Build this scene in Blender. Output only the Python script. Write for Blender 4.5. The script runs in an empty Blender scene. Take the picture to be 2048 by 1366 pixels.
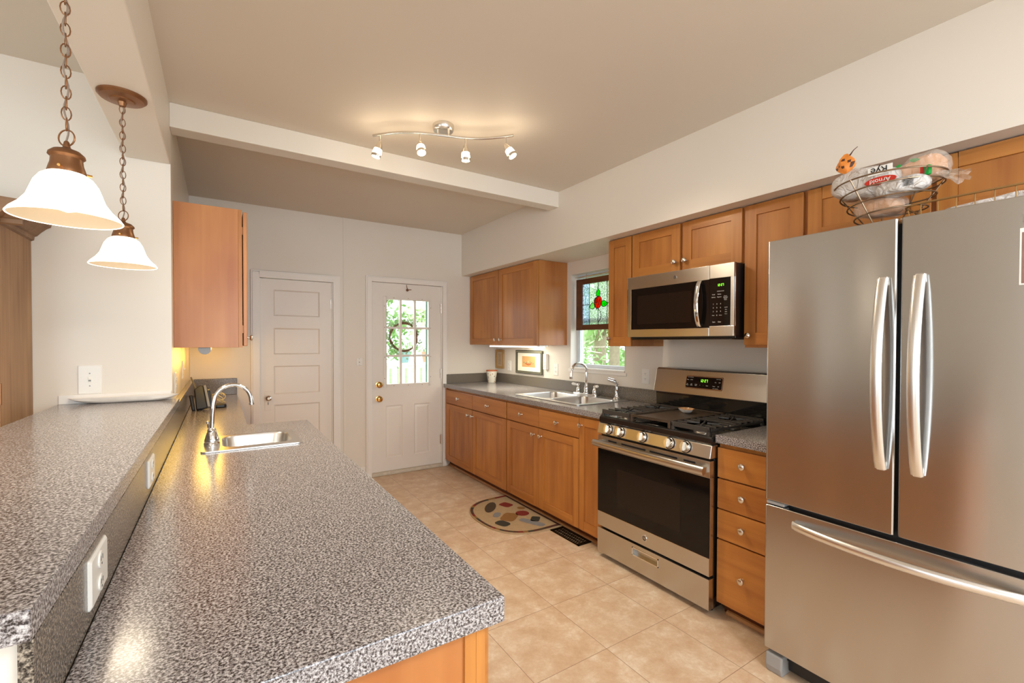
import bpy, bmesh, math, random
from mathutils import Vector, Matrix
random.seed(7)
PI = math.pi
sc = bpy.context.scene
COL = sc.collection

# ------------------------------------------------------------------ camera
W_PX, F_PX = 2048.0, 907.66
cam_d = bpy.data.cameras.new('camera')
cam = bpy.data.objects.new('camera', cam_d); COL.objects.link(cam)
cam_d.sensor_fit = 'HORIZONTAL'; cam_d.sensor_width = 36.0
cam_d.lens = 36.0 * F_PX / W_PX
cam_d.shift_y = 14.8 / W_PX
cam_d.clip_start = 0.02; cam_d.clip_end = 200
YAW, PITCH, ROLL = 0.57267, -0.01428, 0.00257
cam.location = (0, 0, 1.3771)
_fw = Vector((math.sin(YAW)*math.cos(PITCH), math.cos(YAW)*math.cos(PITCH), math.sin(PITCH)))
_rt = Vector((math.cos(YAW), -math.sin(YAW), 0))
_up = _rt.cross(_fw)
_r2 = _rt*math.cos(ROLL) + _up*math.sin(ROLL)
_u2 = -_rt*math.sin(ROLL) + _up*math.cos(ROLL)
cam.rotation_euler = Matrix((_r2, _u2, -_fw)).transposed().to_euler()
sc.camera = cam

# ------------------------------------------------------------------ view, world, lights
sc.view_settings.view_transform = 'Standard'
sc.view_settings.look = 'None'
sc.view_settings.gamma = 1
sc.view_settings.use_curve_mapping = False
sc.view_settings.exposure = 0.17
world = bpy.data.worlds.new('world'); sc.world = world; world.use_nodes = True
bg = world.node_tree.nodes['Background']
bg.inputs[0].default_value = (0.90, 0.96, 1.0, 1); bg.inputs[1].default_value = 3.6

def area(name, loc, direction, sx, sy, power, color, spread=PI):
    l = bpy.data.lights.new(name, 'AREA'); l.shape = 'RECTANGLE'; l.size = sx; l.size_y = sy
    l.energy = power; l.color = color; l.spread = spread
    o = bpy.data.objects.new(name, l); COL.objects.link(o); o.location = loc
    o.rotation_euler = Vector(direction).to_track_quat('-Z', 'Y').to_euler()
    return o
def point(name, loc, power, color, r=0.03):
    l = bpy.data.lights.new(name, 'POINT'); l.energy = power; l.color = color; l.shadow_soft_size = r
    o = bpy.data.objects.new(name, l); COL.objects.link(o); o.location = loc
    return o
def spot(name, loc, direction, power, color, ang, blend=0.6, r=0.02):
    l = bpy.data.lights.new(name, 'SPOT'); l.energy = power; l.color = color; l.spot_size = ang; l.spot_blend = blend; l.shadow_soft_size = r
    o = bpy.data.objects.new(name, l); COL.objects.link(o); o.location = loc
    o.rotation_euler = Vector(direction).to_track_quat('-Z', 'Y').to_euler()
    return o
DAY = (0.72, 0.87, 1.0)
# daylight from the dining window; rear lamps added as fill at unseen windows
area('daylight_dining_window', (-3.95, -0.15, 1.5), (1, 0, 0), 1.4, 1.2, 34, DAY)
area('rear_window_fill', (1.0, -2.95, 1.45), (0, 1, 0.35), 2.4, 1.5, 58, DAY)
area('ceiling_fill_light', (0.9, -0.9, 2.50), (0, 0.1, -1), 0.5, 0.5, 30, (0.94, 0.96, 1.0))  # added fill from above, brightens counter tops and floor
area('rear_window_fill', (-2.2, -2.95, 1.45), (0, 1, 0.15), 1.8, 1.5, 34, DAY)

# ------------------------------------------------------------------ materials
MATS = {}
def nmat(name):
    m = bpy.data.materials.new(name); m.use_nodes = True
    MATS[name] = m
    return m, m.node_tree.nodes, m.node_tree.links, m.node_tree.nodes['Principled BSDF']
def S(c):   # sRGB 0-255 -> linear
    return tuple(((v/255.0)/12.92 if v/255.0 <= 0.04045 else ((v/255.0+0.055)/1.055)**2.4) for v in c) + (1,)
def plain(name, col, rough=0.5, metal=0.0, coat=0.0, ior=1.45, bump=0, bscale=200, **kw):
    m, N, L, b = nmat(name)
    b.inputs['Base Color'].default_value = col; b.inputs['Roughness'].default_value = rough
    b.inputs['Metallic'].default_value = metal; b.inputs['Coat Weight'].default_value = coat
    b.inputs['IOR'].default_value = ior
    # slight procedural variation in tone and roughness
    tc = N.new('ShaderNodeTexCoord'); ns = N.new('ShaderNodeTexNoise'); ns.inputs['Scale'].default_value = kw.get('vscale', 6)
    L.new(tc.outputs['Object'], ns.inputs['Vector'])
    mx = N.new('ShaderNodeMix'); mx.data_type = 'RGBA'
    v = kw.get('var', 0.06)
    mx.inputs[6].default_value = tuple(c*(1-v) for c in col[:3])+(1,)
    mx.inputs[7].default_value = tuple(min(1, c*(1+v)) for c in col[:3])+(1,)
    L.new(ns.outputs['Fac'], mx.inputs[0]); L.new(mx.outputs[2], b.inputs['Base Color'])
    if bump:
        n2 = N.new('ShaderNodeTexNoise'); n2.inputs['Scale'].default_value = bscale; n2.inputs['Detail'].default_value = 3
        L.new(tc.outputs['Object'], n2.inputs['Vector'])
        bp = N.new('ShaderNodeBump'); bp.inputs['Strength'].default_value = bump; bp.inputs['Distance'].default_value = 0.002
        L.new(n2.outputs['Fac'], bp.inputs['Height']); L.new(bp.outputs['Normal'], b.inputs['Normal'])
    return m
def emit(name, col, strength, base=None):
    m, N, L, b = nmat(name)
    b.inputs['Base Color'].default_value = base or col
    b.inputs['Emission Color'].default_value = col; b.inputs['Emission Strength'].default_value = strength
    return m
def wood(name, light, dark, axis='Z', rough=0.32, coat=0.25, blotch=0.5, scale=1.0):
    m, N, L, b = nmat(name)
    tc = N.new('ShaderNodeTexCoord'); oi = N.new('ShaderNodeObjectInfo')
    mul = N.new('ShaderNodeVectorMath'); mul.operation = 'MULTIPLY'; mul.inputs[1].default_value = (7, 5, 9)
    cmb = N.new('ShaderNodeCombineXYZ')
    for i in range(3): L.new(oi.outputs['Random'], cmb.inputs[i])
    L.new(cmb.outputs[0], mul.inputs[0])
    add = N.new('ShaderNodeVectorMath'); L.new(tc.outputs['Object'], add.inputs[0]); L.new(mul.outputs[0], add.inputs[1])
    mp = N.new('ShaderNodeMapping'); s = [26*scale]*3; s['XYZ'.index(axis)] = 1.1*scale
    mp.inputs['Scale'].default_value = s; L.new(add.outputs[0], mp.inputs[0])
    n1 = N.new('ShaderNodeTexNoise'); n1.inputs['Scale'].default_value = 1.0; n1.inputs['Detail'].default_value = 6; n1.inputs['Distortion'].default_value = 0.6
    L.new(mp.outputs[0], n1.inputs['Vector'])
    mp2 = N.new('ShaderNodeMapping'); s2 = [5*scale]*3; s2['XYZ'.index(axis)] = 1.6*scale
    mp2.inputs['Scale'].default_value = s2; L.new(add.outputs[0], mp2.inputs[0])
    n2 = N.new('ShaderNodeTexNoise'); n2.inputs['Scale'].default_value = 1.0; n2.inputs['Detail'].default_value = 3
    L.new(mp2.outputs[0], n2.inputs['Vector'])
    a = N.new('ShaderNodeMath'); a.operation = 'MULTIPLY_ADD'; a.inputs[1].default_value = blotch; L.new(n2.outputs['Fac'], a.inputs[0])
    bb = N.new('ShaderNodeMath'); bb.operation = 'MULTIPLY'; bb.inputs[1].default_value = 1-blotch; L.new(n1.outputs['Fac'], bb.inputs[0])
    L.new(bb.outputs[0], a.inputs[2])
    cr = N.new('ShaderNodeValToRGB'); cr.color_ramp.elements[0].position = 0.33; cr.color_ramp.elements[1].position = 0.66
    cr.color_ramp.elements[0].color = dark; cr.color_ramp.elements[1].color = light
    L.new(a.outputs[0], cr.inputs[0]); L.new(cr.outputs[0], b.inputs['Base Color'])
    b.inputs['Roughness'].default_value = rough+0.08; b.inputs['Coat Weight'].default_value = coat*0.4; b.inputs['Coat Roughness'].default_value = 0.22
    return m
def steel(name, col=(0.60, 0.585, 0.56, 1), rough=0.27, aniso=0.75, brush='Y', wave=0.0):
    m, N, L, b = nmat(name)
    b.inputs['Base Color'].default_value = col; b.inputs['Metallic'].default_value = 1
    b.inputs['Anisotropic'].default_value = aniso; b.inputs['Anisotropic Rotation'].default_value = 0.25
    tg = N.new('ShaderNodeTangent'); tg.direction_type = 'RADIAL'; tg.axis = 'Z'; L.new(tg.outputs[0], b.inputs['Tangent'])
    tc = N.new('ShaderNodeTexCoord'); mp = N.new('ShaderNodeMapping')
    s = [900.0]*3; s['XYZ'.index(brush)] = 4; mp.inputs['Scale'].default_value = s; L.new(tc.outputs['Object'], mp.inputs[0])
    ns = N.new('ShaderNodeTexNoise'); ns.inputs['Scale'].default_value = 1; ns.inputs['Detail'].default_value = 2; L.new(mp.outputs[0], ns.inputs['Vector'])
    mr = N.new('ShaderNodeMapRange'); mr.inputs[3].default_value = rough-0.004; mr.inputs[4].default_value = rough+0.004
    L.new(ns.outputs['Fac'], mr.inputs[0]); L.new(mr.outputs[0], b.inputs['Roughness'])
    if wave:
        n2 = N.new('ShaderNodeTexNoise'); n2.inputs['Scale'].default_value = 2.2; n2.inputs['Detail'].default_value = 1
        L.new(tc.outputs['Object'], n2.inputs['Vector'])
        bp = N.new('ShaderNodeBump'); bp.inputs['Strength'].default_value = wave; bp.inputs['Distance'].default_value = 0.02
        L.new(n2.outputs['Fac'], bp.inputs['Height']); L.new(bp.outputs['Normal'], b.inputs['Normal'])
    return m
def speckle(name, dark, mid, light, scale=420, rough=0.16, coat=0.0):
    m, N, L, b = nmat(name)
    tc = N.new('ShaderNodeTexCoord')
    n1 = N.new('ShaderNodeTexNoise'); n1.inputs['Scale'].default_value = scale; n1.inputs['Detail'].default_value = 2.0; n1.inputs['Roughness'].default_value = 0.7
    L.new(tc.outputs['Object'], n1.inputs['Vector'])
    cr = N.new('ShaderNodeValToRGB'); e = cr.color_ramp.elements
    e[0].position = 0.38; e[0].color = dark; e[1].position = 0.64; e[1].color = light
    x = e.new(0.46); x.color = mid; x = e.new(0.56); x.color = tuple((a+c)/2 for a, c in zip(mid, light))
    L.new(n1.outputs['Fac'], cr.inputs[0]); L.new(cr.outputs[0], b.inputs['Base Color'])
    b.inputs['Roughness'].default_value = rough; b.inputs['Coat Weight'].default_value = coat; b.inputs['Coat Roughness'].default_value = 0.08
    b.inputs['IOR'].default_value = 1.5
    return m
def floor_mat():
    m, N, L, b = nmat('vinyl_tile')
    tc = N.new('ShaderNodeTexCoord'); mp = N.new('ShaderNodeMapping')
    mp.inputs['Location'].default_value = (-(1.852-0.395*8), -(1.468-0.395*14), 0)
    L.new(tc.outputs['Object'], mp.inputs[0])
    br = N.new('ShaderNodeTexBrick'); br.offset = 0; br.inputs['Scale'].default_value = 1
    br.inputs['Brick Width'].default_value = 0.395; br.inputs['Row Height'].default_value = 0.395
    br.inputs['Mortar Size'].default_value = 0.0012; br.inputs['Mortar Smooth'].default_value = 0
    br.inputs['Color1'].default_value = (0, 0, 0, 1); br.inputs['Color2'].default_value = (1, 1, 1, 1); br.inputs['Mortar'].default_value = (0.5, 0.5, 0.5, 1)
    L.new(mp.outputs[0], br.inputs['Vector'])
    off = N.new('ShaderNodeVectorMath'); off.operation = 'MULTIPLY_ADD'; off.inputs[1].default_value = (3, 4, 5)
    L.new(br.outputs['Color'], off.inputs[0]); L.new(tc.outputs['Object'], off.inputs[2])
    n1 = N.new('ShaderNodeTexNoise'); n1.inputs['Scale'].default_value = 9; n1.inputs['Detail'].default_value = 10; n1.inputs['Roughness'].default_value = 0.75; n1.inputs['Distortion'].default_value = 0.15
    L.new(off.outputs[0], n1.inputs['Vector'])
    cr = N.new('ShaderNodeValToRGB'); e = cr.color_ramp.elements
    e[0].position = 0.34; e[0].color = S((196, 162, 130)); e[1].position = 0.70; e[1].color = S((230, 216, 198))
    x = e.new(0.50); x.color = S((208, 180, 150)); x = e.new(0.58); x.color = S((216, 193, 166))
    L.new(n1.outputs['Fac'], cr.inputs[0])
    mx = N.new('ShaderNodeMix'); mx.data_type = 'RGBA'; mx.inputs[7].default_value = S((120, 84, 56))
    L.new(cr.outputs[0], mx.inputs[6])
    f = N.new('ShaderNodeMath'); f.operation = 'MULTIPLY'; f.inputs[1].default_value = 0.8; L.new(br.outputs['Fac'], f.inputs[0])
    L.new(f.outputs[0], mx.inputs[0]); L.new(mx.outputs[2], b.inputs['Base Color'])
    b.inputs['Roughness'].default_value = 0.38
    bp = N.new('ShaderNodeBump'); bp.inputs['Strength'].default_value = 0.12; bp.inputs['Distance'].default_value = 0.002
    L.new(n1.outputs['Fac'], bp.inputs['Height']); L.new(bp.outputs['Normal'], b.inputs['Normal'])
    return m
def glass(name, col=(1, 1, 1, 1), rough=0.0, thin=True):
    # window glass: transparent with a fresnel reflection, so daylight passes through
    m, N, L, b = nmat(name)
    out = N['Material Output']
    tr = N.new('ShaderNodeBsdfTransparent'); tr.inputs[0].default_value = col
    gl = N.new('ShaderNodeBsdfGlossy'); gl.inputs['Roughness'].default_value = max(rough, 0.02)
    lw = N.new('ShaderNodeLayerWeight'); lw.inputs[0].default_value = 0.5
    pw = N.new('ShaderNodeMath'); pw.operation = 'POWER'; pw.inputs[1].default_value = 5; L.new(lw.outputs['Facing'], pw.inputs[0])
    fr = N.new('ShaderNodeMath'); fr.operation = 'MULTIPLY_ADD'; fr.inputs[1].default_value = 0.9; fr.inputs[2].default_value = 0.04; L.new(pw.outputs[0], fr.inputs[0])
    mx = N.new('ShaderNodeMixShader'); L.new(fr.outputs[0], mx.inputs[0]); L.new(tr.outputs[0], mx.inputs[1]); L.new(gl.outputs[0], mx.inputs[2])
    L.new(mx.outputs[0], out.inputs['Surface'])
    N.remove(b)
    return m
def stained(name, col, tl=0.6, tscale=60):
    # coloured, textured art glass: translucent + transparent
    m, N, L, b = nmat(name); out = N['Material Output']
    tr = N.new('ShaderNodeBsdfTransparent'); tr.inputs[0].default_value = col
    tl_ = N.new('ShaderNodeBsdfTranslucent'); tl_.inputs[0].default_value = col
    tc = N.new('ShaderNodeTexCoord'); ns = N.new('ShaderNodeTexNoise'); ns.inputs['Scale'].default_value = tscale
    L.new(tc.outputs['Object'], ns.inputs['Vector'])
    mr = N.new('ShaderNodeMapRange'); mr.inputs[1].default_value = 0.4; mr.inputs[2].default_value = 0.6; mr.inputs[3].default_value = tl-0.25; mr.inputs[4].default_value = min(1, tl+0.25)
    L.new(ns.outputs['Fac'], mr.inputs[0])
    mx = N.new('ShaderNodeMixShader'); L.new(mr.outputs[0], mx.inputs[0]); L.new(tr.outputs[0], mx.inputs[1]); L.new(tl_.outputs[0], mx.inputs[2])
    L.new(mx.outputs[0], out.inputs['Surface']); N.remove(b)
    return m
def film(name, col, alpha, rough=0.12):
    # clear wrinkled plastic film
    m, N, L, b = nmat(name)
    b.inputs['Base Color'].default_value = col; b.inputs['Roughness'].default_value = rough
    b.inputs['Alpha'].default_value = alpha; b.inputs['Specular IOR Level'].default_value = 0.9
    tc = N.new('ShaderNodeTexCoord'); ns = N.new('ShaderNodeTexNoise'); ns.inputs['Scale'].default_value = 28; ns.inputs['Detail'].default_value = 4; ns.inputs['Distortion'].default_value = 1.5
    L.new(tc.outputs['Object'], ns.inputs['Vector'])
    bp = N.new('ShaderNodeBump'); bp.inputs['Strength'].default_value = 0.9; bp.inputs['Distance'].default_value = 0.02
    L.new(ns.outputs['Fac'], bp.inputs['Height']); L.new(bp.outputs['Normal'], b.inputs['Normal'])
    return m

WALL = plain('cream_wall_paint', S((230, 221, 208)), 0.42, bump=0.05, bscale=90, var=0.02, vscale=2)
WALLG = plain('cream_gloss_paint', S((230, 220, 204)), 0.30, bump=0.04, bscale=40, var=0.02, vscale=2)
CEIL = plain('ceiling_paint', S((222, 211, 196)), 0.6, bump=0.04, bscale=60, var=0.02, vscale=2)
WHITE = plain('white_trim_paint', S((238, 232, 224)), 0.35, var=0.02)
DOORW = plain('white_door_paint', S((236, 228, 218)), 0.35, var=0.02)
FLOOR = floor_mat()
WV = wood('maple_vertical', S((198, 132, 62)), S((160, 95, 38)), 'Z')
WH = wood('maple_horizontal', S((198, 132, 62)), S((160, 95, 38)), 'Y')
WPANEL = wood('maple_panel', S((200, 134, 64)), S((156, 92, 38)), 'Z', blotch=0.7)
WX = wood('maple_side_panel', S((200, 134, 74)), S((166, 98, 46)), 'Z', rough=0.3, coat=0.35, blotch=0.75, scale=0.8)
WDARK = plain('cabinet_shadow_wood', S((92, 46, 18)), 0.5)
HUTCH = wood('hutch_oak', S((176, 138, 100)), S((138, 100, 66)), 'Z', rough=0.5, coat=0.05, scale=1.6)
HUTCHD = wood('hutch_oak_trim', S((150, 112, 78)), S((112, 80, 54)), 'X', rough=0.5, coat=0.05)
COUNTER = speckle('grey_speckled_laminate', S((50, 44, 43)), S((118, 110, 109)), S((204, 199, 198)), scale=230, rough=0.18)
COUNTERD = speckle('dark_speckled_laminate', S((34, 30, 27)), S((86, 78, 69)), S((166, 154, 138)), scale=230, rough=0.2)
STEEL = steel('brushed_steel')
FSTEEL = steel('fridge_steel', col=(0.56, 0.55, 0.54, 1), rough=0.20, aniso=0.9, wave=0.03)
SINKS = steel('sink_steel', col=(0.72, 0.71, 0.69, 1), rough=0.3, aniso=0.3, brush='X')
CHROME = plain('chrome', (0.82, 0.82, 0.82, 1), 0.07, 1.0, var=0.01)
NICKEL = plain('satin_nickel', (0.70, 0.66, 0.60, 1), 0.25, 1.0, var=0.02)
BRONZE = plain('bronze_lamp_metal', S((140, 98, 66)), 0.38, 0.75, var=0.2, vscale=20)
BRASS = plain('polished_brass', S((222, 178, 106)), 0.16, 1.0, var=0.03)
BLACKG = plain('black_enamel', (0.012, 0.011, 0.010, 1), 0.12, coat=0.5)
BLACKM = plain('cast_iron', (0.045, 0.04, 0.036, 1), 0.36, bump=0.2, bscale=300)
GLASSB = plain('dark_oven_glass', (0.008, 0.006, 0.005, 1), 0.06, coat=0.0, ior=1.35)
OVENW = plain('oven_window', (0.016, 0.010, 0.007, 1), 0.10, coat=0.0, ior=1.35)
BLACKP = plain('black_plastic', (0.012, 0.012, 0.014, 1), 0.3)
GREYP = plain('grey_plastic', S((150, 148, 146)), 0.4)
WPLAST = plain('white_plastic', S((238, 234, 226)), 0.3, var=0.02)
PORC = plain('white_porcelain', S((240, 236, 228)), 0.12, coat=0.5, var=0.02)
GRIDDLE = plain('griddle_grey', S((84, 70, 58)), 0.38, 0.3)
PANE = glass('window_glass')
TEXTW = plain('printed_white', S((225, 222, 215)), 0.5)
GREEN7 = emit('display_green', (0.35, 1.0, 0.06, 1), 0.8)
SHADE = emit('lit_frosted_shade', (1.0, 0.88, 0.68, 1), 3.2, base=(0.95, 0.9, 0.8, 1))
SHADEIN = emit('lit_shade_inside', (1.0, 0.78, 0.52, 1), 0.28, base=(0.5, 0.4, 0.28, 1))
SPOTG = emit('lit_spot_glass', (1.0, 0.90, 0.72, 1), 6.0)
TUBE = emit('lit_fluorescent_tube', (1.0, 0.98, 0.88, 1), 7.0)
LEADM = plain('lead_came', (0.03, 0.03, 0.03, 1), 0.5, 0.4)
SGC = stained('textured_clear_glass', (0.72, 0.78, 0.72, 1), 0.30, 90)
SGB = stained('pale_blue_art_glass', (0.58, 0.66, 0.76, 1), 0.35, 60)
SGG = stained('green_art_glass', (0.04, 0.80, 0.02, 1), 0.4)
SGL = stained('pale_green_art_glass', (0.46, 0.80, 0.34, 1), 0.5)
SGR = stained('red_art_glass', (0.90, 0.10, 0.03, 1), 0.4)
SGY = stained('pale_yellow_art_glass', (0.75, 0.72, 0.28, 1), 0.5)
FRAMEW = wood('dark_frame_wood', S((112, 66, 34)), S((76, 42, 20)), 'Y', rough=0.45, coat=0.1)
VINYL = plain('white_window_vinyl', S((222, 230, 238)), 0.35)

# ------------------------------------------------------------------ mesh builder
class MB:
    def __init__(self, T=None):
        self.bm = bmesh.new(); self.T = T or Matrix.Identity(4); self.mi = 0
    def v(self, p): return self.bm.verts.new(self.T @ Vector(p))
    def f(self, vs, mi=None):
        try: f = self.bm.faces.new(vs)
        except ValueError: return None
        f.material_index = self.mi if mi is None else mi
        return f
    def box(self, x0, x1, y0, y1, z0, z1, mi=None):
        P = [self.v((x, y, z)) for x in (x0, x1) for y in (y0, y1) for z in (z0, z1)]
        for q in ((0, 1, 3, 2), (4, 6, 7, 5), (0, 4, 5, 1), (2, 3, 7, 6), (0, 2, 6, 4), (1, 5, 7, 3)): self.f([P[i] for i in q], mi)
    def rings(self, rings, close=True, cap=(True, True), mi=None):
        V = [[self.v(p) for p in r] for r in rings]
        n = len(V[0])
        for a, b in zip(V[:-1], V[1:]):
            for i in range(n if close else n-1):
                j = (i+1) % n; self.f([a[i], a[j], b[j], b[i]], mi)
        if cap[0]: self.f(list(reversed(V[0])), mi)
        if cap[1]: self.f(V[-1], mi)
        return V
    def tube(self, path, r, n=10, mi=None, closed=False, cap=True):
        path = [Vector(p) for p in path]; R = r if isinstance(r, (list, tuple)) else [r]*len(path)
        L = len(path); t0 = None; rings = []; nrm = None
        for i, p in enumerate(path):
            if closed: t = (path[(i+1) % L]-path[i-1])
            else: t = path[min(i+1, L-1)]-path[max(i-1, 0)]
            t.normalize()
            if nrm is None:
                a = Vector((0, 0, 1)) if abs(t.z) < 0.9 else Vector((1, 0, 0)); nrm = t.cross(a).normalized()
            else:
                nrm = (nrm - t*nrm.dot(t)).normalized()
            bn = t.cross(nrm)
            rings.append([p+(nrm*math.cos(2*PI*k/n)+bn*math.sin(2*PI*k/n))*R[i] for k in range(n)])
        if closed: rings.append(rings[0])
        if closed:
            V = [[self.v(p) for p in rr] for rr in rings[:-1]]; V.append(V[0])
            for a, b in zip(V[:-1], V[1:]):
                for k in range(n): self.f([a[k], a[(k+1) % n], b[(k+1) % n], b[k]], mi)
        else: self.rings(rings, cap=(cap, cap), mi=mi)
    def lathe(self, prof, c=(0, 0, 0), axis=(0, 0, 1), n=24, mi=None, cap=(True, True)):
        # prof: (radius, height along axis)
        ax = Vector(axis).normalized(); q = Vector((0, 0, 1)).rotation_difference(ax); c = Vector(c)
        rings = [[c + q @ Vector((max(r, 1e-4)*math.cos(2*PI*k/n), max(r, 1e-4)*math.sin(2*PI*k/n), h)) for k in range(n)] for r, h in prof]
        self.rings(rings, cap=cap, mi=mi)
    def prism(self, poly, fn, d0, d1, mi=None):
        # poly: 2D points; fn(a,b,d)->3D
        self.rings([[fn(a, b, d0) for a, b in poly], [fn(a, b, d1) for a, b in poly]], mi=mi)
    def plate(self, outer, holes, z0, z1, mi=None, ch=0.0):
        # horizontal plate with holes (loops of 2D points)
        def ring(pts, z): return [self.v((x, y, z)) for x, y in pts]
        for z in (z0, z1):
            es = []; vs = []
            for lp in [outer]+holes:
                r = ring(lp, z); vs.append(r)
                es += [self.bm.edges.new((r[i], r[(i+1) % len(r)])) for i in range(len(r))]
            g = bmesh.ops.triangle_fill(self.bm, edges=es, use_beauty=True, normal=(0, 0, 1))
            for e in g['geom']:
                if isinstance(e, bmesh.types.BMFace): e.material_index = self.mi if mi is None else mi
            if z == z0: low = vs
            else:
                for a, b in zip(low, vs):
                    for i in range(len(a)):
                        j = (i+1) % len(a); self.f([a[i], a[j], b[j], b[i]], mi)
    def build(self, name, mats, parent=None, smooth=False, bevel=0.0, seg=2, angle=35, sub=0, thick=0.0):
        bm = self.bm
        org = ORG.get(parent.name, Vector((0, 0, 0))) if parent else Vector((0, 0, 0))
        if parent and any(abs(c) > 0 for c in org): bmesh.ops.translate(bm, verts=bm.verts, vec=-org)
        bmesh.ops.remove_doubles(bm, verts=bm.verts, dist=1e-6)
        bmesh.ops.recalc_face_normals(bm, faces=bm.faces)
        me = bpy.data.meshes.new(name); bm.to_mesh(me); bm.free()
        if not isinstance(mats, (list, tuple)): mats = [mats]
        for m in mats: me.materials.append(m)
        if smooth:
            for p in me.polygons: p.use_smooth = True
        o = bpy.data.objects.new(name, me); COL.objects.link(o)
        if parent: o.parent = parent; ORG[o.name] = org
        if bevel:
            b = o.modifiers.new('bevel', 'BEVEL'); b.width = bevel; b.segments = seg; b.limit_method = 'ANGLE'; b.angle_limit = math.radians(40)
        if thick:
            s = o.modifiers.new('solid', 'SOLIDIFY'); s.thickness = thick; s.offset = 0
        if sub:
            s = o.modifiers.new('sub', 'SUBSURF'); s.levels = sub; s.render_levels = sub
        if smooth:
            me.set_sharp_from_angle(angle=math.radians(angle))
        return o
ORG = {}
def tag(o, label=None, cat=None, group=None, kind=None):
    if label: o['label'] = label
    if cat: o['category'] = cat
    if group: o['group'] = group
    if kind: o['kind'] = kind
    return o
def thing(name, loc, label, cat, group=None):
    o = bpy.data.objects.new(name, None); COL.objects.link(o); o.location = loc; o.empty_display_size = 0.05
    ORG[o.name] = Vector(loc)
    return tag(o, label, cat, group)
def struct(name, mb, mat, label=None, parent=None, **k):
    o = mb.build(name, mat, parent, **k)
    if not parent: o['kind'] = 'structure'
    if label: o['label'] = label
    return o
def B(x0, x1, y0, y1, z0, z1, mb=None):
    mb = mb or MB(); mb.box(x0, x1, y0, y1, z0, z1); return mb
def copy_tree(o, parent=None):
    c = o.copy(); COL.objects.link(c)
    if parent: c.parent = parent
    for ch in list(o.children): copy_tree(ch, c)
    return c
def rrect(x0, x1, y0, y1, r, n=6):
    pts = []
    for cx, cy, a0 in ((x1-r, y1-r, 0), (x0+r, y1-r, PI/2), (x0+r, y0+r, PI), (x1-r, y0+r, 1.5*PI)):
        for k in range(n+1):
            a = a0+PI/2*k/n; pts.append((cx+r*math.cos(a), cy+r*math.sin(a)))
    return pts
def text(name, s, size, loc, xdir, ydir, mat, parent, extrude=0.0006, align='CENTER'):
    cu = bpy.data.curves.new(name, 'FONT'); cu.body = s; cu.size = size; cu.extrude = extrude; cu.align_x = align; cu.align_y = 'CENTER'
    to = bpy.data.objects.new(name, cu); COL.objects.link(to)
    me = bpy.data.meshes.new_from_object(to.evaluated_get(bpy.context.evaluated_depsgraph_get()))
    bpy.data.objects.remove(to); bpy.data.curves.remove(cu)
    x = Vector(xdir).normalized(); y = Vector(ydir).normalized(); z = x.cross(y)
    M = Matrix((x, y, z)).transposed().to_4x4(); M.translation = Vector(loc)-ORG.get(parent.name, Vector((0, 0, 0)))
    me.transform(M); me.materials.clear(); me.materials.append(mat)
    o = bpy.data.objects.new(name, me); COL.objects.link(o); o.parent = parent; ORG[o.name] = ORG.get(parent.name, Vector((0, 0, 0)))
    return o
SEG = {'0': 'abcdef', '1': 'bc', '2': 'abged', '7': 'abc', '3': 'abgcd', '4': 'fgbc', '5': 'afgcd', '6': 'afgcde', '8': 'abcdefg', '9': 'abcdfg'}
def digits(name, s, h, org, xdir, ydir, mat, parent):
    x = Vector(xdir).normalized(); y = Vector(ydir).normalized(); z = x.cross(y)
    M = Matrix((x, y, z)).transposed().to_4x4(); M.translation = Vector(org)
    mb = MB(M); w = h*0.5; t = h*0.13; cx = 0
    for ch in s:
        if ch == ':':
            mb.box(cx, cx+t, h*0.25, h*0.25+t, 0, 0.0006); mb.box(cx, cx+t, h*0.65, h*0.65+t, 0, 0.0006); cx += t+h*0.2; continue
        R = {'a': (0, w, h-t, h), 'g': (0, w, h/2-t/2, h/2+t/2), 'd': (0, w, 0, t), 'f': (0, t, h/2, h), 'e': (0, t, 0, h/2), 'b': (w-t, w, h/2, h), 'c': (w-t, w, 0, h/2)}
        for k in SEG[ch]:
            a, b, c, d = R[k]; mb.box(cx+a, cx+b, c, d, 0, 0.0006)
        cx += w+h*0.22
    return mb.build(name, mat, parent)

H_C = 2.5955     # kitchen ceiling
XL, XR, YB, Y1 = -0.208, 2.77, 4.655, 2.95
# ------------------------------------------------------------------ room shell
struct('floor', B(-4.1, 2.95, -3.1, 4.8, -0.1, 0), FLOOR, 'beige mottled square vinyl tile floor')
struct('ceiling', B(XL-0.15, XR+0.15, -3.1, 4.8, H_C, H_C+0.1), CEIL, 'tan painted plaster kitchen ceiling')
struct('ceiling', B(-4.1, -0.36, -3.1, 3.1, 2.657, 2.757), CEIL, 'tan dining room ceiling beyond the header')
mb = MB()     # back wall with two door openings
D1, D2, DT = 1.297, 2.078, 2.005
E1, E2, ET = 0.300, 0.928, 1.965
for a in ((XL-0.12, E1, 0, H_C), (E1, E2, ET, H_C), (E2, D1, 0, H_C), (D1, D2, DT, H_C), (D2, 2.95, 0, H_C)):
    mb.box(a[0], a[1], YB, YB+0.13, a[2], a[3])
struct('wall_back', mb, WALL, 'cream painted wall behind the two white doors')
WY0, WY1, WZ0, WZ1 = 2.60, 3.285, 1.135, 2.015
mb = MB()
for a in ((-3.1, WY0, 0, H_C), (WY0, WY1, 0, WZ0), (WY0, WY1, WZ1, H_C), (WY1, 4.7, 0, H_C)):
    mb.box(XR, XR+0.16, a[0], a[1], a[2], a[3])
struct('wall_right', mb, WALL, 'cream wall behind sink, range and fridge')
struct('wall_left', B(-0.33, XL, Y1+0.1205, YB, 0, H_C), WALLG, 'glossy cream wall the left cabinet hangs on')
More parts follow.
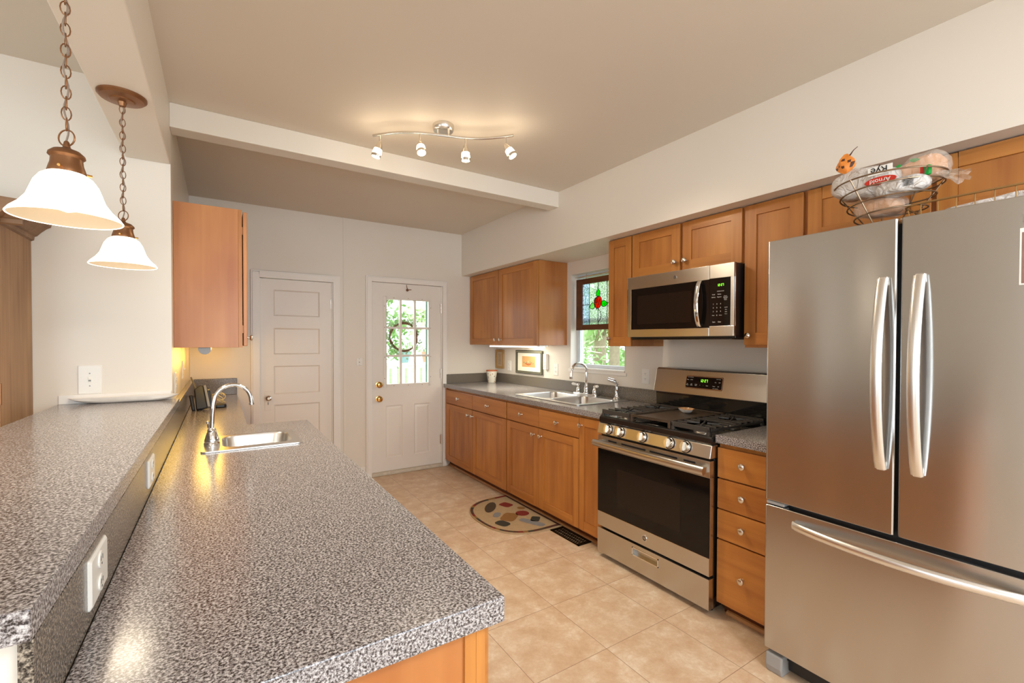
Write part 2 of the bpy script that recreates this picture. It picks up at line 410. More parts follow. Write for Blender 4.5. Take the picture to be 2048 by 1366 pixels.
struct('wall_dining', B(-4.1, XL, Y1, Y1+0.12, 0, 2.66), WALL, 'cream dining room wall at the end of the bar')
mb = MB()
for a in ((-3.1, -0.85, 0, 2.66), (-0.85, 0.55, 0, 0.9), (-0.85, 0.55, 2.1, 2.66), (0.55, 3.0, 0, 2.66)): mb.box(-4.1, -4.0, a[0], a[1], a[2], a[3])
struct('wall_dining_side', mb, WALL)
mb = MB()
for a in ((-4.1, -3.1, 0, 2.66), (-3.1, -1.3, 0, 0.7), (-3.1, -1.3, 2.2, 2.66), (-1.3, -0.2, 0, 2.66), (-0.2, 2.2, 0, 0.7), (-0.2, 2.2, 2.2, 2.66), (2.2, 2.95, 0, 2.66)):
    mb.box(a[0], a[1], -3.1, -3.0, a[2], a[3])
struct('wall_rear', mb, WALL)
struct('wall_bar', B(-0.33, -0.192, 0.735, Y1, 0, 1.041), WALL, 'low half wall carrying the raised bar top')
struct('trim_1', B(-0.387, XL, -3.0, Y1, 2.294, 2.66), WALL, 'dropped header above the bar opening', bevel=0.004)
struct('trim_2', B(XL, 2.317, 2.90, 3.012, 2.472, H_C), WALL, 'shallow ceiling beam crossing the kitchen', bevel=0.003)
struct('trim_3', B(2.317, XR, -3.0, YB, 2.1285, H_C), WALL, 'soffit above the wall cabinets')
struct('trim_4', B(1.024, 1.040, YB-0.006, YB, 0, H_C), WALL, 'thin vertical batten between the two doors', bevel=0.002)
struct('trim_5', B(-0.637, -0.212, Y1-0.012, Y1, 1.079, 1.122), WHITE, 'small white ledge strip behind the bar end', bevel=0.002)
for i, (x0, x1) in enumerate(((XL, 0.24), (0.995, 1.23))):
    struct('baseboard_back', B(x0, x1, YB-0.012, YB, 0, 0.11), WHITE, bevel=0.002)
# ------------------------------------------------------------------ interior door (door_1) and exterior door (door_2)
def casing(name, x0, x1, zt, w, label):
    mb = MB()
    for a, d in ((0, 0.018), (0.012, 0.024)):
        ww = w-a
        mb.box(x0-ww, x0+0.0, YB-d, YB-d+0.018, 0, zt+ww); mb.box(x1, x1+ww, YB-d, YB-d+0.018, 0, zt+ww); mb.box(x0, x1, YB-d, YB-d+0.018, zt, zt+ww)
    mb.box(x0, x0+0.012, YB, YB+0.12, 0, zt); mb.box(x1-0.012, x1, YB, YB+0.12, 0, zt); mb.box(x0, x1, YB, YB+0.12, zt-0.0, zt+0.012)
    return struct(name, mb, WHITE, label, bevel=0.003)
casing('trim_6', E1, E2, ET-0.012, 0.066, 'white casing around the panelled interior door')
casing('trim_7', D1+0.0, D2, DT-0.012, 0.056, 'white casing around the glazed back door')
def panel_slab(x0, x1, z0, z1, y0, y1, panels, raised=False, hole=None):
    # slab whose front (y0) carries recessed panels
    xs = sorted({x0, x1} | {p[0] for p in panels} | {p[1] for p in panels}); zs = sorted({z0, z1} | {p[2] for p in panels} | {p[3] for p in panels})
    mb = MB()
    def inp(a, b, c, d):
        for p in panels:
            if a >= p[0]-1e-6 and b <= p[1]+1e-6 and c >= p[2]-1e-6 and d <= p[3]+1e-6: return p
    for a, b in zip(xs[:-1], xs[1:]):
        for c, d in zip(zs[:-1], zs[1:]):
            p = inp(a, b, c, d)
            if p is None: mb.box(a, b, y0, y1, c, d)
    for p in panels:
        if p[4] == 'hole': continue
        a, b, c, d = p[:4]; s = 0.012
        # sloped moulding then flat field
        r0 = [(a, y0, c), (b, y0, c), (b, y0, d), (a, y0, d)]
        r1 = [(a+s, y0+0.010, c+s), (b-s, y0+0.010, c+s), (b-s, y0+0.010, d-s), (a+s, y0+0.010, d-s)]
        R = [r0, r1]
        if p[4] == 'raised':
            t = 0.035; R.append([(a+t, y0+0.003, c+t), (b-t, y0+0.003, c+t), (b-t, y0+0.003, d-t), (a+t, y0+0.003, d-t)])
        mb.rings(R, cap=(False, True))
    return mb
E1s, E2s = E1+0.012, E2-0.012
pz = [(0.18, 0.475), (0.50, 0.799), (0.895, 1.155), (1.260, 1.504), (1.614, 1.854)]
pz = [(0.20, 0.40), (0.50, 0.799), (0.895, 1.155), (1.260, 1.504), (1.614, 1.854)]
mb = panel_slab(E1s, E2s, 0.01, ET-0.014, YB+0.012, YB+0.047, [(0.417, 0.811, a, b, 'flat') for a, b in pz])
d1 = struct('door_1', mb, DOORW, 'white five-panel interior door with glass knob')
mb = MB(); mb.box(0.343, 0.395, YB+0.007, YB+0.012, 0.751, 0.928); mb.box(0.366, 0.371, YB+0.0055, YB+0.0075, 0.800, 0.826)
o = mb.build('escutcheon', [DOORW], d1, bevel=0.001); 
mb = MB(); mb.box(0.3665, 0.3715, YB+0.0045, YB+0.0070, 0.804, 0.828); mb.build('keyhole', BLACKP, d1)
mb = MB(); mb.lathe([(0.008, 0), (0.008, 0.03), (0.012, 0.032), (0.026, 0.042), (0.029, 0.052), (0.024, 0.064), (0.012, 0.070)], (0.369, YB+0.008, 0.868), (0, -1, 0), n=8)
tag(mb.build('door_knob', CHROME, d1), 'faceted glass-look knob')
mb = MB()
for z in (1.743, 0.28): mb.box(E2s-0.006, E2s+0.008, YB+0.004, YB+0.013, z-0.045, z+0.045); mb.tube([(E2s+0.001, YB+0.006, z-0.048), (E2s+0.001, YB+0.006, z+0.048)], 0.005, 8)
mb.build('hinge', NICKEL, d1)
# exterior door with nine lites
D1s, D2s = D1+0.012, D2-0.012
G = (1.436, 1.945, 0.915, 1.845)
mb = panel_slab(D1s, D2s, 0.035, DT-0.014, YB+0.012, YB+0.052, [G+('hole',), (1.448, 1.630, 0.17, 0.715, 'raised'), (1.757, 1.941, 0.17, 0.715, 'raised')])
d2 = struct('door_2', mb, DOORW, 'white back door with nine-pane window and wreath outside')
mb = MB()
gx0, gx1, gz0, gz1 = 1.455, 1.926, 0.938, 1.822
y0, y1 = YB+0.004, YB+0.060
mb.box(gx0-0.030, gx0, y0, y1, gz0-0.030, gz1+0.030); mb.box(gx1, gx1+0.030, y0, y1, gz0-0.030, gz1+0.030)
mb.box(gx0, gx1, y0, y1, gz1, gz1+0.030); mb.box(gx0, gx1, y0, y1, gz0-0.030, gz0)
for k in (1, 2):
    x = gx0+(gx1-gx0)*k/3; mb.box(x-0.011, x+0.011, y0+0.006, y1-0.006, gz0, gz1)
    z = gz0+(gz1-gz0)*k/3; mb.box(gx0, gx1, y0+0.0065, y1-0.0065, z-0.011, z+0.011)
mb.build('window_grille', DOORW, d2, bevel=0.003)
B(gx0, gx1, YB+0.030, YB+0.033, gz0, gz1).build('glass_pane', PANE, d2)
mb = MB()
for x in (gx0+0.08, (gx0+gx1)/2, gx1-0.08):
    for z in (gz1+0.018, gz0-0.018): mb.lathe([(0.004, 0), (0.003, 0.002)], (x, y0, z), (0, -1, 0), n=8)
for z in (1.0, 1.22, 1.53, 1.75):
    for x in (gx0-0.018, gx1+0.018): mb.lathe([(0.004, 0), (0.003, 0.002)], (x, y0, z), (0, -1, 0), n=8)
mb.build('screw', BRONZE, d2)
for z in (0.938, 0.792):
    mb = MB(); mb.lathe([(0.032, 0), (0.032, 0.005), (0.014, 0.009), (0.011, 0.022), (0.017, 0.028), (0.029, 0.036), (0.030, 0.048), (0.022, 0.056), (0.006, 0.058)], (1.376, YB+0.012, z), (0, -1, 0), n=20)
    mb.build('door_knob', BRASS, d2, smooth=True)
for z in (1.75, 1.03, 0.30):
    mb = MB(); mb.box(D2s-0.010, D2s+0.012, YB+0.003, YB+0.013, z-0.05, z+0.05); mb.tube([(D2s+0.002, YB+0.004, z-0.053), (D2s+0.002, YB+0.004, z+0.053)], 0.006, 8)
    mb.build('hinge', NICKEL, d2)
mb = MB(); mb.tube([(1.672, YB+0.008, 1.985), (1.677, YB+0.006, 1.955), (1.680, YB-0.004, 1.94)], 0.0035, 8)
mb.lathe([(0.012, 0), (0.014, 0.01), (0.006, 0.02)], (1.680, YB+0.010, 1.928), (0, -1, 0), n=10); mb.tube([(1.680, YB-0.008, 1.93), (1.720, YB-0.006, 1.934)], 0.004, 8)
mb.build('hook_latch', BRONZE, d2, smooth=True)
struct('trim_8', B(D1, D2, YB-0.03, YB+0.13, 0, 0.034), plain('worn_threshold', S((206, 196, 178)), 0.6, var=0.25, vscale=30), 'worn pale threshold under the back door', bevel=0.006)
# storm door behind, greenish aluminium frame and glass
st = thing('storm_door', (1.69, YB+0.12, 0), 'pale green aluminium storm door edge seen through back door glass', 'door')
mb = MB(); yy = YB+0.115
mb.box(1.31, 1.375, yy, yy+0.012, 0.03, 1.99); mb.box(1.955-0.02, 2.065, yy, yy+0.012, 0.03, 1.99)
mb.box(1.375, 1.935, yy, yy+0.012, 1.93, 1.99); mb.box(1.375, 1.935, yy, yy+0.012, 0.03, 0.30)
mb.build('frame', plain('aqua_aluminium', S((150, 190, 180)), 0.4), st, bevel=0.002)

# ------------------------------------------------------------------ window over the sink (window_1)
mb = MB()
fx0, fx1 = 2.85, 2.90
a, b, c, d = WY0, WY1, WZ0+0.012, WZ1
t = 0.042
mb.box(fx0, fx1, a, a+t, c, d); mb.box(fx0, fx1, b-t, b, c, d); mb.box(fx0, fx1, a+t, b-t, c, c+0.03); mb.box(fx0, fx1, a+t, b-t, d-t, d)
mb.box(fx0+0.012, fx1, a+t, b-t, 1.56, 1.60)
w1 = struct('window_1', mb, VINYL, 'white vinyl window over the sink', bevel=0.003)
B(2.872, 2.875, a+t, b-t, c+0.03, d-t).build('glass_pane', PANE, w1)
mb = MB(); mb.box(XR-0.012, fx0, WY0-0.0, WY1, WZ0-0.004, WZ0+0.012); mb.box(XR-0.010, XR, WY0-0.02, WY1+0.02, WZ0-0.030, WZ0-0.004)
mb.build('window_sill', WHITE, w1, bevel=0.003)
mb = MB(); mb.box(XR+0.0, fx0, WY1-0.006, WY1+0.001, WZ0, WZ1); mb.box(XR, fx0, WY0-0.001, WY0+0.006, WZ0, WZ1); mb.box(XR, fx0, WY0, WY1, WZ1-0.006, WZ1+0.001)
mb.build('window_jamb', WHITE, w1)
# dining and rear windows (outside the picture; rear pair added to bring fill light in)
for nm, x0, x1, y0, y1, z0, z1 in (('window_2', -4.06, -4.0, -0.85, 0.55, 0.9, 2.1), ('window_3', -3.1, -1.3, -3.06, -3.0, 0.7, 2.2), ('window_4', -0.2, 2.2, -3.06, -3.0, 0.7, 2.2)):
    mb = MB(); s = 0.05
    if nm == 'window_2':
        for q in ((y0, y0+s, z0, z1), (y1-s, y1, z0, z1), (y0+s, y1-s, z0, z0+s), (y0+s, y1-s, z1-s, z1), ((y0+y1)/2-0.02, (y0+y1)/2+0.02, z0+s, z1-s)): mb.box(x0, x1, *q)
    else:
        for q in ((x0, x0+s, z0, z1), (x1-s, x1, z0, z1), (x0+s, x1-s, z0, z0+s), (x0+s, x1-s, z1-s, z1), ((x0+x1)/2-0.02, (x0+x1)/2+0.02, z0+s, z1-s)): mb.box(q[0], q[1], y0, y1, q[2], q[3])
    struct(nm, mb, WHITE)

# stained glass panel hanging in the window
sg = thing('stained_glass_panel', (2.825, 2.93, 1.49), 'stained glass rose panel in brown wooden frame hanging in sink window', 'stained glass')
px = 2.825; YA, YZ, ZA, ZZ = 3.255, 2.62, 1.492, 1.962
# frame: outer and inner opening
iy0, iy1, iz0, iz1 = 2.70, 3.175, 1.540, 1.912
mb = MB(); mb.box(px-0.012, px+0.010, iy1, YA, ZA, ZZ); mb.box(px-0.012, px+0.010, YZ, iy0, ZA, ZZ)
mb.box(px-0.0115, px+0.0095, iy0, iy1, iz1, ZZ); mb.box(px-0.0115, px+0.0095, iy0, iy1, ZA, iz0)
mb.build('frame', FRAMEW, sg, bevel=0.003)
def PX(a, b, d): return (px+d, a, b)
# glass: (Y,Z) coordinates ; rose centre
rc = (2.972, 1.735)
B(px-0.001, px+0.001, iy0, 2.86, iz0, iz1).build('clear_glass', SGC, sg)
B(px-0.001, px+0.001, 2.86, 3.085, iz0, iz1).build('clear_glass', SGC, sg)
B(px-0.001, px+0.001, 3.085, iy1, iz0, iz1).build('blue_glass', SGB, sg)
def leafpoly(c, L, w, ang, n=8):
    P = []
    for i in range(n+1):
        t = i/n; P.append((t*L, w*math.sin(PI*t**0.8)))
    for i in range(n-1, 0, -1):
        t = i/n; P.append((t*L, -w*math.sin(PI*t**0.8)))
    return [(c[0]+x*math.cos(ang)-y*math.sin(ang), c[1]+x*math.sin(ang)+y*math.cos(ang)) for x, y in P]
def ell(c, a, b, n=20, rot=0): return [(c[0]+a*math.cos(2*PI*i/n)*math.cos(rot)-b*math.sin(2*PI*i/n)*math.sin(rot), c[1]+a*math.cos(2*PI*i/n)*math.sin(rot)+b*math.sin(2*PI*i/n)*math.cos(rot)) for i in range(n)]
leads = MB()
def piece(nm, poly, mat, dd=0.0):
    mb = MB(); mb.prism(poly, PX, -0.003-dd, -0.0015-dd); mb.build(nm, mat, sg)
    leads.tube([PX(a, b, -0.003-dd) for a, b in poly], 0.0028, 6, closed=True)
piece('leaf', leafpoly((rc[0], rc[1]+0.045), 0.078, 0.025, PI/2), SGG)
piece('leaf', leafpoly((rc[0]-0.035, rc[1]-0.012), 0.085, 0.028, PI+0.12), SGG)
piece('leaf', leafpoly((rc[0]+0.035, rc[1]-0.02), 0.078, 0.028, -0.25), SGL)
piece('rose', ell((rc[0], rc[1]), 0.046, 0.056, rot=0.35), SGR, 0.001)
piece('rose_heart', ell((rc[0]+0.024, rc[1]+0.018), 0.022, 0.024), SGY, 0.002)
leads.tube([PX(rc[0]-0.03+0.012*k, rc[1]+0.03-0.018*k-0.003*k*k*0.5, -0.0055) for k in range(5)], 0.0025, 6)
for yv in (2.86, 3.085): leads.tube([PX(yv, iz0, -0.002), PX(yv, iz1, -0.002)], 0.003, 6)
leads.tube([PX(2.972, iz0, -0.002), PX(2.972, rc[1]-0.05, -0.002)], 0.003, 6); leads.tube([PX(2.972, rc[1]+0.12, -0.002), PX(2.972, iz1, -0.002)], 0.003, 6)
for za in ((iy1, 3.085),): leads.tube([PX(za[0], 1.722, -0.002), PX(za[1], 1.722, -0.002)], 0.003, 6)
leads.tube([PX(2.86, 1.722, -0.002), PX(iy0, 1.722, -0.002)], 0.003, 6)
leads.tube([PX(2.972-0.004-0.036*math.sin(PI*k/8)**1, rc[1]-0.055-0.125*k/8, -0.004) for k in range(9)], 0.0028, 6)
leads.build('lead_came', LEADM, sg, smooth=True)
mb = MB(); mb.tube([(px, 3.279, 1.985), (px, WY0+0.006, 1.985)], 0.006, 8); mb.tube([(px, 3.13, 2.008), (px, 3.13, 1.962)], 0.0025, 6); mb.tube([(px, 2.72, 2.008), (px, 2.72, 1.962)], 0.0025, 6)
mb.build('hanging_rod', NICKEL, sg, smooth=True)

# ------------------------------------------------------------------ cabinet helpers (faces at x = xf, outward -X)
def knob_mb(mb, c, axis=(-1, 0, 0)):
    mb.lathe([(0.008, 0), (0.006, 0.004), (0.006, 0.012), (0.013, 0.016), (0.0165, 0.021), (0.0150, 0.027), (0.008, 0.031), (0.001, 0.032)], c, axis, n=16)
def shaker(parent, xf, y0, y1, z0, z1, knob=None, stile=0.062, top=0.058, bot=0.066, thick=0.020, sgn=1, name='door'):
    mb = MB(); x0, x1 = (xf, xf+thick*sgn)
    X = (min(x0, x1), max(x0, x1))
    mb.box(X[0], X[1], y0, y0+stile, z0, z1, 0); mb.box(X[0], X[1], y1-stile, y1, z0, z1, 0)
    e = 0.0004*sgn
    mb.box(X[0], X[1], y0+stile, y1-stile, z1-top, z1, 1); mb.box(X[0], X[1], y0+stile, y1-stile, z0, z0+bot, 1)
    a, b = xf+0.007*sgn, xf+0.013*sgn
    mb.box(min(a, b), max(a, b), y0+stile, y1-stile, z0+bot, z1-top, 2)
    d = mb.build(name, [WV, WH, WPANEL], parent, bevel=0.0012, seg=1)
    if knob:
        k = MB(); knob_mb(k, (xf, knob[0], knob[1]), (-sgn, 0, 0)); k.build('knob', NICKEL, d, smooth=True)
    return d
def drawer(parent, xf, y0, y1, z0, z1, knob=True, name='drawer', kz=None):
    mb = MB(); mb.box(xf, xf+0.02, y0, y1, z0, z1)
    d = mb.build(name, [WH], parent, bevel=0.003)
    if knob:
        k = MB(); knob_mb(k, (xf, (y0+y1)/2, kz or (z0+z1)/2)); k.build('knob', NICKEL, d, smooth=True)
    return d
XF = 2.098
def base_cab(name, y0, y1, label, ztoe=0.08):
    t = thing(name, (2.43, (y0+y1)/2, 0), label, 'cabinet')
    mb = MB()
    if 'sink' in name:
        xa, xb, ya, yb = XF+0.0215, XR-0.002, y0+0.001, y1-0.001
        mb.box(xa, xb, ya, ya+0.018, ztoe, 0.8775); mb.box(xa, xb, yb-0.018, yb, ztoe, 0.8775); mb.box(xa, xb, ya+0.018, yb-0.018, ztoe, ztoe+0.018); mb.box(xb-0.01, xb, ya+0.018, yb-0.018, ztoe+0.018, 0.8775)
        mb.box(xa, xa+0.018, ya+0.018, yb-0.018, 0.69, 0.8775); mb.box(xa, xa+0.018, (ya+yb)/2-0.02, (ya+yb)/2+0.02, ztoe+0.018, 0.69)
    else: mb.box(XF+0.0215, XR-0.002, y0+0.001, y1-0.001, ztoe, 0.8775)
    mb.build('body', [WV], t)
    mb = MB(); mb.box(XF+0.075, XR-0.01, y0+0.001, y1-0.001, 0.0, ztoe)
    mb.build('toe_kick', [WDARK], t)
    return t
g = 0.002
A_ = base_cab('base_cabinet', 3.3445, 4.588, 'wooden base cabinet beside the back door, two drawers over two doors')
drawer(A_, XF, 3.977+g, 4.585, 0.712, 0.856); drawer(A_, XF, 3.352, 3.977-g, 0.712, 0.856)
shaker(A_, XF, 3.977+g, 4.585, 0.080, 0.704, (4.055, 0.645)); shaker(A_, XF, 3.352, 3.977-g, 0.080, 0.704, (3.905+0.06, 0.645))
S_ = base_cab('sink_base_cabinet', 2.3885, 3.3435, 'wooden sink cabinet below the double sink, two false drawers over doors')
drawer(S_, XF, 2.868+g, 3.334, 0.712, 0.856, name='false_drawer'); drawer(S_, XF, 2.396, 2.868-g, 0.712, 0.856, name='false_drawer')
shaker(S_, XF, 2.868+g, 3.334, 0.080, 0.704, (2.930, 0.647)); shaker(S_, XF, 2.396, 2.868-g, 0.080, 0.704, (2.832, 0.648))
N_ = base_cab('base_cabinet', 2.162, 2.3875, 'narrow full-height one-door wooden base cabinet left of the range')
shaker(N_, XF, 2.166, 2.390, 0.080, 0.860, (2.366, 0.806), stile=0.052)
t = thing('filler_panel', (2.4, 4.62, 0), 'narrow wooden filler strip between base cabinet and back wall', 'cabinet panel')
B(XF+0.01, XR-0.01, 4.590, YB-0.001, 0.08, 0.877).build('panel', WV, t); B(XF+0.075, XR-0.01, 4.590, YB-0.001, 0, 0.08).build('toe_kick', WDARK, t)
Q_ = base_cab('drawer_cabinet', 1.026, 1.350, 'wooden four-drawer base cabinet between the range and the fridge', 0.075)
for z0, z1, kz in ((0.705, 0.855, 0.788), (0.551, 0.698, 0.633), (0.400, 0.545, 0.480), (0.075, 0.393, 0.240)):
    d = drawer(Q_, XF, 1.075, 1.348, z0, z1, kz=kz)
mb = MB()
for y0, y1 in ((2.165, YB), (1.03, 1.33)):
    pts = [(0, 0), (0.018, 0), (0.018, 0.004), (0.012, 0.014), (0.004, 0.018), (0, 0.018)]
    mb.prism(pts, lambda a, b, d: (XF+0.073-a, d, b), y0, y1)
struct('trim_9', mb, wood('shoe_moulding_wood', S((190, 140, 86)), S((150, 100, 56)), 'Y'), 'wooden shoe moulding along the base cabinets')

# countertops
def counter(name, outer, holes, z0, z1, label, cat='countertop', mat=COUNTER):
    t = MB(); t.plate(outer, holes, z0, z1)
    o = t.build(name, mat, None, bevel=0.0025 if not holes else 0.0025, seg=2)
    return tag(o, label, cat)
SK = (2.178, 2.722, 2.498, 3.345)      # sink outer x0,x1,y0,y1
counter('countertop', [(2.083, 2.159), (XR-0.001, 2.159), (XR-0.001, YB-0.001), (2.083, YB-0.001)], [[(2.20, 2.52), (2.20, 3.32), (2.70, 3.32), (2.70, 2.52)]], 0.878, 0.918, 'grey speckled countertop holding the double sink')
counter('countertop', [(2.083, 1.026), (XR-0.001, 1.026), (XR-0.001, 1.351), (2.083, 1.351)], [], 0.878, 0.918, 'short piece of speckled countertop between range and fridge')
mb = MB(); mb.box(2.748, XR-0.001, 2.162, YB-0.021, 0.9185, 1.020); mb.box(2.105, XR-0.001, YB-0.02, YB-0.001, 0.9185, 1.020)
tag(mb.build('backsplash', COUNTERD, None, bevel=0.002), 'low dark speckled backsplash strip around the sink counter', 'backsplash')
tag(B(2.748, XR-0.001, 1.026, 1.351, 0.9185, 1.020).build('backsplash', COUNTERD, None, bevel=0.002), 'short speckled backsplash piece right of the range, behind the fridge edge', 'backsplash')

# double sink
def bowl(mb, x0, x1, y0, y1, zt, depth, r=0.06, mi=None):
    R = []
    for dz, ins, rr in ((0, 0, r), (-0.008, 0.004, r), (-depth*0.8, 0.014, r), (-depth*0.95, 0.03, r), (-depth, 0.06, r*0.6)):
        R.append([(x, y, zt+dz) for x, y in rrect(x0+ins, x1-ins, y0+ins, y1-ins, rr)])
    mb.rings(R, cap=(False, True), mi=mi)
sk = thing('double_sink', (2.45, 2.92, 0.918), 'stainless steel double bowl sink set in the right countertop', 'sink')
b1 = rrect(2.215, 2.600, 2.945, 3.315, 0.06); b2 = rrect(2.215, 2.600, 2.530, 2.905, 0.06)
mb = MB(); mb.plate(rrect(SK[0], SK[1], SK[2], SK[3], 0.03), [b1, b2], 0.9185, 0.9245)
mb.build('rim', SINKS, sk, bevel=0.002)
for yy0, yy1 in ((2.945, 3.315), (2.530, 2.905)):
    mb = MB(); bowl(mb, 2.215, 2.600, yy0, yy1, 0.924, 0.17)
    o = mb.build('bowl', SINKS, sk, smooth=True)
    mb = MB(); mb.lathe([(0.042, 0), (0.040, 0.003), (0.028, 0.001), (0.012, 0.0015)], (2.43, (yy0+yy1)/2, 0.7545), n=20); mb.build('drain', CHROME, o, smooth=True)
# kitchen faucet
fc = thing('faucet', (2.70, 2.98, 0.9245), 'chrome gooseneck faucet with two white lever handles behind the double sink', 'faucet')
mb = MB(); mb.prism(rrect(2.672, 2.716, 2.84, 3.14, 0.02), lambda a, b, d: (a, b, d), 0.925, 0.934)
mb.lathe([(0.027, 0), (0.027, 0.008), (0.020, 0.014), (0.021, 0.03), (0.024, 0.04), (0.020, 0.055), (0.014, 0.075), (0.012, 0.09), (0.016, 0.094), (0.016, 0.10), (0.012, 0.104)], (2.698, 2.98, 0.932), n=20)
mb.build('base', CHROME, fc, smooth=True, bevel=0.001)
pth = [(2.698, 2.98, 1.03), (2.698, 2.98, 1.12)]
for k in range(13):
    a = PI*k/12; pth.append((2.612+0.086*math.cos(a), 2.98, 1.122+0.078*math.sin(a)))
pth += [(2.525, 2.98, 1.10), (2.523, 2.98, 1.08)]
mb = MB(); mb.tube(pth, 0.0115, 14); mb.lathe([(0.0115, 0), (0.015, 0.002), (0.015, 0.018), (0.013, 0.02)], (2.523, 2.98, 1.066), n=16)
mb.build('spout', CHROME, fc, smooth=True)
for sy in (-1, 1):
    cy = 2.98+sy*0.105
    mb = MB(); mb.lathe([(0.026, 0), (0.026, 0.006), (0.019, 0.012), (0.022, 0.024), (0.018, 0.040), (0.010, 0.055), (0.013, 0.06), (0.014, 0.07), (0.009, 0.078), (0.003, 0.084)], (2.698, cy, 0.932), n=18)
    hb = mb.build('handle', CHROME, fc, smooth=True)
    mb = MB(); dx = Vector((0.35*-1, sy*0.9, 0.12)).normalized(); c0 = Vector((2.698, cy, 1.000))
    mb.lathe([(0.006, 0), (0.008, 0.008), (0.012, 0.03), (0.013, 0.045), (0.009, 0.058), (0.003, 0.062)], c0+dx*0.008, dx, n=14)
    tag(mb.build('lever', PORC, hb, smooth=True), 'white porcelain lever')
sp = thing('side_sprayer', (2.70, 2.62, 0.9245), 'chrome side sprayer standing right of the kitchen faucet', 'sprayer')
mb = MB(); mb.lathe([(0.028, 0), (0.027, 0.006), (0.018, 0.014), (0.015, 0.030), (0.013, 0.034), (0.015, 0.05), (0.013, 0.085), (0.012, 0.10)], (2.70, 2.62, 0.925), n=18)
mb.build('base', CHROME, sp, smooth=True)
mb = MB(); mb.tube([(2.70, 2.62, 1.02), (2.698, 2.622, 1.045), (2.685, 2.632, 1.065), (2.66, 2.652, 1.075), (2.642, 2.666, 1.082)], [0.013, 0.016, 0.019, 0.016, 0.014], 14); mb.tube([(2.703, 2.617, 1.063), (2.708, 2.614, 1.035)], 0.006, 8)
mb.build('spray_head', CHROME, sp, smooth=True)

# ------------------------------------------------------------------ range
XG = 2.05; RY0, RY1 = 1.358, 2.152
rg = thing('gas_range', (2.35, 1.755, 0), 'stainless steel gas range with black glass oven door and five knobs', 'stove')
mb = MB(); mb.box(XG+0.045, 2.745, RY0+0.004, RY1-0.004, 0.03, 0.878)
mb.build('body', BLACKG, rg, bevel=0.003)
for x in (2.13, 2.68):
    for y in (RY0+0.05, RY1-0.05):
        mb = MB(); mb.lathe([(0.02, 0), (0.02, 0.01), (0.012, 0.012), (0.012, 0.031)], (x, y, 0), n=12); mb.build('levelling_foot', BLACKP, rg)
# storage drawer
mb = MB(); 
def PG(pts, x0, x1, mb, mi=None): mb.prism(pts, lambda a, b, d: (d, a, b), x0, x1, mi)
mb.box(XG, XG+0.04, RY0, 1.672, 0.035, 0.190); mb.box(XG, XG+0.04, 1.855, RY1, 0.035, 0.190)
mb.box(XG, XG+0.04, 1.672, 1.855, 0.035, 0.124); mb.box(XG, XG+0.04, 1.672, 1.855, 0.166, 0.190); mb.box(XG+0.022, XG+0.04, 1.672, 1.855, 0.124, 0.166)
dr = mb.build('storage_drawer', STEEL, rg)
mb = MB()
for q in ((1.668, 1.859, 0.164, 0.169), (1.668, 1.859, 0.121, 0.126), (1.668, 1.674, 0.121, 0.169), (1.853, 1.859, 0.121, 0.169)): mb.box(XG-0.003, XG+0.002, *q)
mb.build('recessed_pull', CHROME, dr)
# oven door
mb = MB(); mb.box(XG, XG+0.04, RY0, RY1, 0.205, 0.298); mb.box(XG, XG+0.04, RY0, RY1, 0.700, 0.785); mb.box(XG+0.006, XG+0.04, RY0, RY1, 0.298, 0.70)
od = mb.build('oven_door', STEEL, rg, bevel=0.002)
mb = MB(); mb.box(XG-0.001, XG+0.006, RY0+0.001, RY1-0.001, 0.2985, 0.6995); mb.build('door_glass', GLASSB, od, bevel=0.001)
mb = MB(); mb.box(XG-0.0016, XG-0.0008, RY0+0.17, RY1-0.17, 0.37, 0.60); mb.build('oven_window', OVENW, od)
mb = MB()
for a, b in ((1.44, 1.51), (1.55, 1.735), (1.765, 1.95), (1.99, 2.06)): mb.box(XG-0.0006, XG+0.0006, a, b, 0.756, 0.766)
mb.build('vent_slot', BLACKP, od)
mb = MB(); pth = [(XG-0.045, RY0+0.004, 0.742), (XG-0.050, RY0+0.1, 0.742), (XG-0.053, 1.755, 0.742), (XG-0.050, RY1-0.1, 0.742), (XG-0.045, RY1-0.004, 0.742)]
rs = []
for p in pth:
    rs.append([(p[0]+0.013*math.cos(2*PI*k/14), p[1], p[2]+0.0215*math.sin(2*PI*k/14)) for k in range(14)])
mb.rings(rs)
for y in (RY0+0.025, RY1-0.025): mb.box(XG-0.040, XG+0.0, y-0.015, y+0.015, 0.730, 0.758)
mb.build('handle', STEEL, od, smooth=True)
def logo(parent, x, y, z, r, nm='emblem'):
    mb = MB(); mb.lathe([(r, 0), (r, 0.001), (r*0.94, 0.0022), (r*0.82, 0.0022), (r*0.8, 0.0012), (0.0, 0.0012)], (x, y, z), (-1, 0, 0), n=28)
    e = mb.build(nm, CHROME, parent, smooth=True)
    mb = MB(); mb.lathe([(r*0.80, 0), (r*0.80, 0.0004)], (x-0.0012, y, z), (-1, 0, 0), n=28); mb.build('emblem_field', plain('emblem_grey', S((96, 90, 84)), 0.4, 0.6) if 'emblem_grey' not in MATS else MATS['emblem_grey'], e)
    text('emblem_letters', 'GE', r*1.0, (x-0.0018, y, z), (0, -1, 0), (0, 0, 1), CHROME, e, 0.0003)
logo(od, XG, 1.768, 0.252, 0.018)
